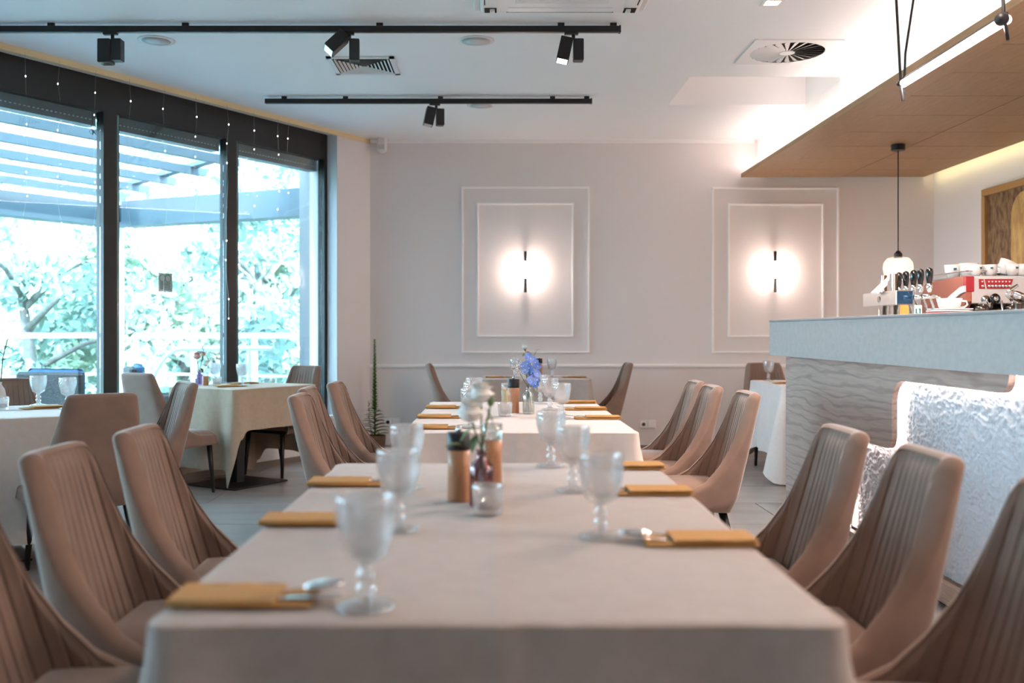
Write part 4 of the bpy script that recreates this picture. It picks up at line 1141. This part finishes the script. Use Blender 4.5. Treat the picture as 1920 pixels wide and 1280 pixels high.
# ------------------------------------------------------------------ napkins and cutlery
def make_napkin():
    t = thing('napkin', 'x', 'napkin')
    def lay(x0, x1, y0, y1, z, th, sd):
        mb = MB(); n_ = 14
        def f1(i, j): return (x0+(x1-x0)*i/(n_-1), y0+(y1-y0)*j/7, z+.0012*math.sin(i*.9+sd)*(j/7))
        def f2(i, j): p = f1(i, 7-j); return (p[0], p[1], p[2]+th)
        mb.grid(f1, n_, 8); mb.grid(f2, n_, 8)
        for (a, b) in ((0, 1),):
            mb.add([(x0, y0, z), (x1, y0, z), (x1, y0, z+th), (x0, y0, z+th)], [(0, 1, 2, 3)])
            mb.add([(x0, y1, z), (x1, y1, z), (x1, y1, z+th), (x0, y1, z+th)], [(3, 2, 1, 0)])
            mb.add([(x0, y0, z), (x0, y1, z), (x0, y1, z+th), (x0, y0, z+th)], [(3, 2, 1, 0)])
            mb.add([(x1, y0, z), (x1, y1, z), (x1, y1, z+th), (x1, y0, z+th)], [(0, 1, 2, 3)])
        return mb
    lay(-.115, .105, -.052, .052, .001, .0035, 0).build('lower_fold', M['napkin'], t)
    lay(-.112, .05, -.052, .050, .0085, .0040, 1).build('upper_fold', M['napkin'], t)
    MB().tube([(-.112, -.051, .0065), (.05, -.051, .0065)], .0052, 8).build('side_fold', M['napkin'], t, True)
    return t
nap = make_napkin(); nu_ = [False]
def lobj(nm, secs, m_, t):       # flat lofted utensil: secs = (x, halfwidth, z, thick)
    mb = MB(); vs = []
    for (x, w_, z, th) in secs: vs += [(x, -w_, z), (x, -w_*.5, z-th), (x, w_*.5, z-th), (x, w_, z), (x, w_*.5, z+th*.4), (x, -w_*.5, z+th*.4)]
    n = len(secs); fs = [(i*6+k, i*6+(k+1) % 6, (i+1)*6+(k+1) % 6, (i+1)*6+k) for i in range(n-1) for k in range(6)]
    fs += [tuple(range(5, -1, -1)), tuple((n-1)*6+k for k in range(6))]
    return mb.add(vs, fs).build(nm, m_, t, True)
knife0 = thing('knife', 'x', 'cutlery')
lobj('handle', [(-.115, .006, 0, .002), (-.11, .008, 0, .003), (-.02, .006, 0, .003), (0, .0045, 0, .003)], M['steel'], knife0)
lobj('blade', [(0, .0045, 0, .002), (.01, .009, 0, .0015), (.07, .010, 0, .0012), (.092, .007, 0, .001), (.10, .002, 0, .0008)], M['steel'], knife0)
fork0 = thing('fork', 'x', 'cutlery')
lobj('handle', [(-.10, .006, 0, .002), (-.09, .008, 0, .0022), (-.02, .0035, .001, .0022), (.03, .0035, .004, .0022)], M['steel'], fork0)
fh = lobj('head', [(.03, .0035, .004, .002), (.042, .011, .002, .0018), (.055, .0125, .001, .0016)], M['steel'], fork0)
for k in range(4): lobj('tine', [(.055, .0016, .001, .0012), (.08, .0014, .002, .0012), (.098, .0006, .005, .0008)], M['steel'], fork0).location = (0, -.0095+k*.0063, 0)
spoon0 = thing('spoon', 'x', 'cutlery')
lobj('handle', [(-.10, .006, 0, .002), (-.09, .008, 0, .0022), (-.02, .0035, .001, .0022), (.03, .0035, .005, .0022)], M['steel'], spoon0)
MB().ball((.062, 0, .004), .034, 16, 10, (1, .62, .22)).build('bowl', M['chrome'], spoon0, True)
cu = {'knife': False, 'fork': False, 'spoon': False}; src = {'knife': knife0, 'fork': fork0, 'spoon': spoon0}
def put_cut(kind, label, loc, rot):
    if not cu[kind]:
        cu[kind] = True; o = src[kind]; o['label'] = label; o['group'] = 'cutlery tucked in napkins'; o.location = loc; o.rotation_euler = rot
    else: dup(src[kind], label, loc, 0, 'cutlery tucked in napkins', rot)
def setting(X, Y, side, where, a_='knife', b_='fork', rz=0, base=None):
    """side -1: seat at the left, cutlery points right"""
    global nu_
    ang = (0 if side < 0 else PI)+rz
    if not nu_[0]:
        nu_[0] = True; nap.location = (X, Y, .7525); nap.rotation_euler.z = ang; tag(nap, 'folded mustard napkin pocket '+where, group='mustard napkins')
    else: dup(nap, 'folded mustard napkin pocket '+where, (X, Y, .7525), ang, 'mustard napkins')
    d = Vector((math.cos(ang), math.sin(ang), 0)); p = Vector((-math.sin(ang), math.cos(ang), 0))
    l = Vector((X, Y, .7525))+d*.055
    q = l+p*.016+Vector((0, 0, .0075)); put_cut(a_, a_+' tucked in the napkin '+where, q, (0, -.10, ang+.10))
    q = l-p*.016+Vector((0, 0, .0075)); put_cut(b_, b_+' tucked in the napkin '+where, q, (0, -.05, ang-.06))
NT, MT = 'the near table', 'the middle table'
setting(-.385, 1.555, -1, 'nearest the camera on the left of '+NT, 'spoon', 'knife')
setting(-.395, 2.19, -1, 'second on the left of '+NT)
setting(-.395, 2.74, -1, 'farthest on the left of '+NT)
setting(.40, 1.985, 1, 'nearest the camera on the right of '+NT, 'knife', 'spoon')
setting(.395, 2.59, 1, 'second on the right of '+NT)
setting(.405, 3.07, 1, 'farthest on the right of '+NT)
setting(-.255, 4.33, -1, 'nearest on the left of '+MT)
setting(-.265, 4.87, -1, 'second on the left of '+MT)
setting(-.265, 5.48, -1, 'farthest on the left of '+MT)
setting(.49, 4.81, 1, 'nearest on the right of '+MT)
setting(.485, 5.37, 1, 'second on the right of '+MT)
setting(.48, 5.86, 1, 'farthest on the right of '+MT)
setting(.03, 9.1, -1, 'on the left of the far table')
setting(.72, 9.1, 1, 'on the right of the far table')
setting(-2.02, 7.62, -1, 'in front on the window table', rz=.5)
setting(-2.03, 8.02, 1, 'at the window on the window table', rz=.6)
setting(-2.48, 5.45, 1, 'on the white table at the left', rz=.7)
setting(2.36, 8.05, 1, 'on the table beside the bar end', rz=0)

# ------------------------------------------------------------------ mills, tumblers, candles
def mill(X, Y, label, m_=None, cap=True, h_=.165, r=.027):
    t = thing('pepper_mill', label, 'mill', (X, Y, .7515), 0, 'wooden table mills')
    m_ = m_ or M['millw']
    MB().lathe([(r*.98, 0), (r, .003), (r*.92, h_*.5), (r, h_*.74)], 28).build('body', m_, t, True)
    if cap:
        MB().lathe([(r, h_*.745), (r*1.01, h_*.75), (r*1.01, h_*.99), (r*.9, h_)], 28).build('cap', M['black'], t, True)
        MB().lathe([(.006, h_), (.007, h_+.008), (.004, h_+.014)], 12).build('finial', M['chrome'], t, True)
    else:
        MB().lathe([(r, h_*.745), (r, h_), (r*.9, h_+.001)], 28).build('cap', M['glass2'], t, True)
mill(xpx(860, 2.47), 2.47, 'wooden pepper mill with black cap on the near table', r=.0285, h_=.17)
mill(xpx(923, 2.72), 2.72, 'tall plain wooden mill behind the rose glass bottle on the near table', r=.0275, h_=.168, cap=False)
mill(xpx(963, 5.15), 5.15, 'wooden pepper mill with black cap beside the blue flowers', r=.030, h_=.175)
mill(xpx(949, 5.32), 5.32, 'pale wooden mill with clear cap on the middle table', M['millp'], False, .145, .026)
mill(xpx(1011, 9.15), 9.15, 'wooden pepper mill with black cap on the far table', r=.03, h_=.175)
mill(xpx(385, 7.78), 7.78, 'small orange wooden shaker beside the vase on the window table', M['millw'], False, .10, .024)
def tumb(X, Y, label, r=.037, h_=.07):
    t = thing('tumbler', label, 'glass', (X, Y, .7515), 0, 'small clear tumblers')
    fn = lambda a, z, j: (.0018*abs(math.cos(9*a+z*260)*math.cos(9*a-z*260)) if j < 9 else 0)
    pr = [(r*.75, 0), (r*.85, .003)]+[(r*(.86+.14*i/7), .008+(h_-.010)*i/7) for i in range(8)]+[(r*.97, h_), (r*.93, h_-.004), (r*.80, .014), (.001, .010)]
    MB().lathe(pr, 64, fn=fn).build('glass_wall', M['glass'], t, True)
    MB().lathe([(r*.55, .0145), (r*.55, .030)], 20).build('candle', M['porc'], t, True)
tumb(xpx(915, 2.28), 2.28, 'small clear tumbler in front of the rose glass bottle')
tumb(xpx(947, 4.95), 4.95, 'small clear tumbler before the mills on the middle table')
tumb(xpx(407, 7.75), 7.75, 'small clear tumbler on the window table')
tumb(xpx(3, 5.35), 5.35, 'small clear tumbler at the left picture edge')

# ------------------------------------------------------------------ flowers
def bottle(t, m_, r, h_, neck):
    pr = [(r*.9, 0), (r, .004), (r, h_*.66), (r*.9, h_*.74), (neck, h_*.84), (neck, h_*.95), (neck*1.25, h_), (neck*1.05, h_), (neck*.8, h_*.93), (neck*.8, h_*.84), (r*.8, h_*.73), (r*.9, h_*.64), (r*.9, .010), (.001, .008)]
    return MB().lathe(pr, 40, fn=lambda a, z, j: (.0006*math.cos(14*a) if j < 4 else 0)).build('bottle', m_, t, True)
def leaf(mb, p, d, up, L, w_):
    d = Vector(d).normalized(); up = Vector(up); s_ = d.cross(up).normalized(); up = s_.cross(d)
    p = Vector(p); vs = []
    for k in range(6):
        u_ = k/5; ww = w_*math.sin(PI*min(.97, max(.03, u_))**.8); c = p+d*L*u_+up*(-.25*L*u_*u_)
        vs += [c-s_*ww+up*ww*.3, c, c+s_*ww+up*ww*.3]
    fs = []
    for k in range(5): fs += [(3*k, 3*k+1, 3*k+4, 3*k+3), (3*k+1, 3*k+2, 3*k+5, 3*k+4)]
    mb.add(vs, fs)
def bloom(t, c, R, m_, seed, nm='bloom'):
    rnd = random.Random(seed); mb = MB(); c = Vector(c)
    mb.ball(c, R*.78, 14, 9, (1, 1, .85))
    for ring, (n_, rr, tilt) in enumerate(((5, .9, 1.2), (6, 1.0, .85), (8, 1.08, .4), (9, 1.1, -.1))):
        for k in range(n_):
            a = 2*PI*k/n_+ring*.5+rnd.uniform(-.1, .1)
            d = Vector((math.cos(a)*math.cos(tilt), math.sin(a)*math.cos(tilt), math.sin(tilt)))
            out = Vector((math.cos(a), math.sin(a), 0)); s_ = Vector((-math.sin(a), math.cos(a), 0))
            vs = []
            for i in range(5):
                u_ = i/4; cc = c+d*R*rr*u_+Vector((0, 0, R*.35*u_*(1-u_)*2+R*.1*u_))
                ww = R*.55*math.sin(PI*(.15+.7*u_))
                vs += [cc-s_*ww-out*ww*.25, cc, cc+s_*ww-out*ww*.25]
            fs = []
            for i in range(4): fs += [(3*i, 3*i+1, 3*i+4, 3*i+3), (3*i+1, 3*i+2, 3*i+5, 3*i+4)]
            mb.add(vs, fs)
    return mb.build(nm, m_, t, True)
def stems(t, pts_list, r=.0016):
    for pts in pts_list: MB().tube(pts, r, 6).build('stem', M['green'], t, True)
def thing_leaves(t, L, m_):
    for (p, d, l, w_) in L:
        mb = MB(); leaf(mb, p, d, (0, 0, 1), l, w_); mb.build('leaf', m_, t, True)
# near table: rose bottle with two white blooms
Yv = 2.40; xv = xpx(903, Yv)
v = thing('vase', 'rose tinted glass bottle vase on the near table', 'vase', (xv, Yv, .7515))
bottle(v, M['pink'], .029, .135, .013)
fz = thing('flower_bouquet', 'white blooms with green leaves in the rose bottle', 'flowers', (xv, Yv, .7515))
def lp(px, py, Y, x0, z0=.7515): return (xpx(px, Y)-x0, 0, zpx(py, Y)-z0)
b1 = lp(902, 738, Yv, xv); b2 = lp(882, 772, Yv, xv)
stems(fz, [[(0, 0, .02), (.0, 0, .13), (b1[0]*.6, .005, b1[2]*.75), b1], [(.005, 0, .02), (.002, 0, .13), (b2[0]*.6, -.01, b2[2]*.8), b2], [(-.005, .003, .02), (0, .002, .13), (.012, 0, .2), (.022, 0, .245)]], .0024)
bloom(fz, b1, .032, M['rose'], 1); bloom(fz, (b2[0], -.015, b2[2]), .036, M['rose'], 2)
thing_leaves(fz, [(lp(868, 835, Yv, xv), (-1, -.3, .2), .045, .017), (lp(910, 765, Yv, xv), (.6, 0, -.8), .05, .010), (lp(905, 735, Yv, xv), (.4, 0, 1), .04, .008),
                  (lp(890, 800, Yv, xv), (-.8, -.2, -.5), .05, .012), (lp(905, 790, Yv, xv), (.7, .1, .3), .05, .010), (lp(895, 815, Yv, xv), (-.3, -.4, -.6), .045, .012)], M['euc'])
MB().ball((.022, 0, .252), .009, 10, 8, (1, 1, 1.5)).build('bud', M['euc'], fz, True)
# middle table: clear bottle with delphinium and gypsophila
Yv = 5.10; xv = xpx(991, Yv)
v = thing('vase', 'clear lattice glass bottle vase on the middle table', 'vase', (xv, Yv, .7515))
bottle(v, M['glass2'], .030, .135, .014)
fz = thing('flower_bouquet', 'blue delphinium spray in the clear bottle on the middle table', 'flowers', (xv, Yv, .7515))
FL = [(994, 672), (1004, 680), (988, 682), (1001, 692), (996, 700), (984, 693), (999, 708), (1006, 712), (997, 716), (1004, 720), (990, 668), (1008, 686), (993, 712), (982, 686), (1007, 700), (999, 674), (992, 690)]
def floret(par, c, r, rnd):
    mb = MB(); c = Vector(c)
    nrm = Vector((rnd.uniform(-.5, .5), -1, rnd.uniform(-.2, .5))).normalized(); a1 = nrm.orthogonal().normalized(); a2 = nrm.cross(a1)
    for k in range(6):
        a = 2*PI*k/6; d = a1*math.cos(a)+a2*math.sin(a); s_ = nrm.cross(d)
        vs = []
        for i in range(4):
            u_ = i/3; ww = r*.5*math.sin(PI*(.12+.75*u_)); cc = c+d*r*u_+nrm*(r*.15*u_+.003*rnd.random())
            vs += [cc-s_*ww, cc-nrm*r*.05, cc+s_*ww]
        fs = []
        for i in range(3): fs += [(3*i, 3*i+1, 3*i+4, 3*i+3), (3*i+1, 3*i+2, 3*i+5, 3*i+4)]
        mb.add(vs, fs)
    f_ = mb.build('floret', M['blue'], par, True)
    MB().ball(c+nrm*r*.12, r*.18, 8, 6).build('floret_eye', M['eye'], f_, True)
rnd = random.Random(8)
for (px, py) in FL:
    q = lp(px, py, Yv, xv); floret(fz, (q[0], rnd.uniform(-.02, .01), q[2]), .020, rnd)
stems(fz, [[(0, 0, .01), (0, 0, .13), (.005, 0, .2), lp(996, 668, Yv, xv)], [(.012, .004, .012), (.004, 0, .13), lp(1001, 720, Yv, xv)], [(-.012, .0, .012), (-.003, 0, .13), lp(986, 693, Yv, xv)], [(-.006, .01, .012), (0, 0, .13), lp(975, 700, Yv, xv)]], .0016)
thing_leaves(fz, [(lp(985, 715, Yv, xv), (-1, 0, -.3), .035, .006), (lp(1005, 722, Yv, xv), (.3, -.2, -1), .035, .007), (lp(1008, 692, Yv, xv), (1, 0, -.5), .03, .005), (lp(988, 705, Yv, xv), (-.6, -.2, .5), .03, .006)], M['leafg'])
gy = MB()
for k in range(110):
    gy.ball((lp(974, 690, Yv, xv)[0]+rnd.gauss(0, .022), rnd.gauss(0, .015), lp(974, 690, Yv, xv)[2]+rnd.gauss(0, .020)), .0022, 5, 4)
o = gy.build('gypsophila', M['gyp'], fz); o['kind'] = 'stuff'
# far table flowers
Yv = 9.15; xv = xpx(992, Yv)
v = thing('vase', 'small clear bottle vase on the far table', 'vase', (xv, Yv, .7515)); bottle(v, M['glass2'], .028, .12, .013)
fz = thing('flower_bouquet', 'cream and blush blooms with dark leaves on the far table', 'flowers', (xv, Yv, .7515))
q = lp(984, 650, Yv, xv); q2 = lp(989, 664, Yv, xv)
bloom(fz, q, .034, M['rose'], 5); bloom(fz, q2, .030, M['blush'], 6)
stems(fz, [[(0, 0, .01), (0, 0, .12), q], [(.004, 0, .01), (0, 0, .12), q2], [(0, 0, .01), (0, 0, .12), lp(1007, 656, Yv, xv)]], .002)
thing_leaves(fz, [(lp(1004, 657, Yv, xv), (1, 0, .5), .05, .014), (lp(983, 652, Yv, xv), (.2, -.5, -.5), .04, .012), (lp(984, 662, Yv, xv), (-.5, -.5, -.6), .04, .015), (lp(992, 668, Yv, xv), (.5, -.3, -.5), .04, .012)], M['leafg'])
# window table flowers
Yv = 7.85; xv = xpx(373, Yv)
v = thing('vase', 'lilac tinted glass bottle vase on the window table', 'vase', (xv, Yv, .7515)); bottle(v, M['lilac'], .03, .11, .014)
fz = thing('flower_bouquet', 'blush blooms with round green leaves on the window table', 'flowers', (xv, Yv, .7515))
q = lp(369, 668, Yv, xv); q2 = lp(381, 664, Yv, xv)
bloom(fz, q, .036, M['blush'], 7); bloom(fz, q2, .022, M['blush'], 8)
stems(fz, [[(0, 0, .01), (0, 0, .11), q], [(.004, 0, .01), (0, 0, .11), q2], [(0, 0, .01), (.01, 0, .12), (.03, 0, .2), lp(382, 652, Yv, xv)]], .002)
thing_leaves(fz, [(lp(380, 655, Yv, xv), (.1, 0, 1), .045, .015), (lp(387, 668, Yv, xv), (.6, 0, -1), .05, .012), (lp(372, 682, Yv, xv), (-1, -.2, .4), .05, .014), (lp(378, 684, Yv, xv), (1, -.2, .1), .05, .018), (lp(376, 690, Yv, xv), (.6, -.3, -.6), .04, .016), (lp(378, 676, Yv, xv), (.8, -.3, .6), .04, .013)], M['leafg'])
# left edge vase with dark sprig
Yv = 5.55; xv = xpx(-2, Yv)
v = thing('vase', 'white round vase at the left picture edge', 'vase', (xv, Yv, .7515))
MB().lathe([(.02, 0), (.032, .02), (.038, .06), (.030, .10), (.014, .125), (.016, .14), (.012, .14), (.010, .12), (.001, .02)], 28).build('bottle', M['porc'], v, True)
fz = thing('flower_bouquet', 'dark budded sprig at the left picture edge', 'flowers', (xv, Yv, .7515))
stems(fz, [[(0, 0, .02), (.01, 0, .15), lp(6, 668, Yv, xv), lp(13, 640, Yv, xv)], [(0, 0, .02), (.012, 0, .14), lp(5, 672, Yv, xv)]], .0022)
thing_leaves(fz, [(lp(8, 655, Yv, xv), (.8, 0, 1), .04, .008), (lp(5, 665, Yv, xv), (-.8, 0, 1), .04, .008), (lp(10, 648, Yv, xv), (-.6, -.3, 1), .035, .007), (lp(3, 676, Yv, xv), (1, -.2, .6), .04, .009), (lp(12, 642, Yv, xv), (.4, 0, 1), .03, .006)], M['leafg'])

# potted plant in the far left corner
Yq = 9.45; xq = xpx(703, Yq)
t = thing('potted_plant', 'tall spiky green plant in a brown basket in the far corner', 'plant', (xq, Yq, 0))
MB().lathe([(.075, 0), (.085, .01), (.098, .12), (.100, .19), (.092, .19), (.088, .16), (.001, .155)], 36, fn=lambda a, z, j: .003*math.cos(18*a+z*90)).build('basket', M['basket'], t, True)
MB().lathe([(.001, .165), (.088, .16)], 24, close=False).build('soil', M['dark'], t)
rnd = random.Random(11)
HT = zpx(636, Yq)
MB().tube([(0, 0, .15), (-.005, 0, .5), (.0, 0, .8), (-.005, 0, HT)], .006, 8, .002).build('stem', M['green'], t, True)
MB().tube([(-.02, 0, .15), (-.055, 0, .35), (-.06, 0, .52)], .003, 6, .0015).build('stem', M['green'], t, True)
sm = MB()
k = 0; z = .42
while z < HT:
    a = k*2.4; L_ = .050*(1-.55*(z-.42)/(HT-.42))
    leaf(sm, (-.003, 0, z), (math.cos(a), math.sin(a), .9), (0, 0, 1), L_*1.1, L_*.38); z += .005; k += 1
for k in range(14):
    a = k*2.4; leaf(sm, (-.056, 0, .34+k*.013), (math.cos(a), math.sin(a), .8), (0, 0, 1), .03, .007)
o = sm.build('spike_leaves', M['leafg'], t, True); o['kind'] = 'stuff'
for k in range(34):
    a = k*2.4+rnd.uniform(-.3, .3); z = .19+.25*(k/34); L_ = .17*(1-.5*k/34)
    mb = MB(); leaf(mb, (0, 0, z), (math.cos(a), math.sin(a), .35), (0, 0, 1), L_, .024); mb.build('leaf', M['leafg'], t, True)
# cord knot hanging by the left mullion
p = wpt(s_at(172, -.02), -.03, 0); zz = zpx(240, p.y)
t = thing('wire_bundle', 'small tangled bundle of fairy light cable hanging near the first mullion', 'cable', (p.x, p.y, zz))
rnd = random.Random(2)
MB().tube([(rnd.uniform(-.025, .025), rnd.uniform(-.008, .008), rnd.uniform(-.05, .03)) for _ in range(16)], .0022, 5).build('cable', M['black'], t, True)
MB().tube([(0, 0, .03), (.0, 0, .12)], .0015, 5).build('loop', M['black'], t)
# added warm area light, out of view on the right, to fill the room
light('warm_fill', 'AREA', (3.4, 1.5, 2.6), 75, WARM, (0, math.radians(20), 0), 1.2)
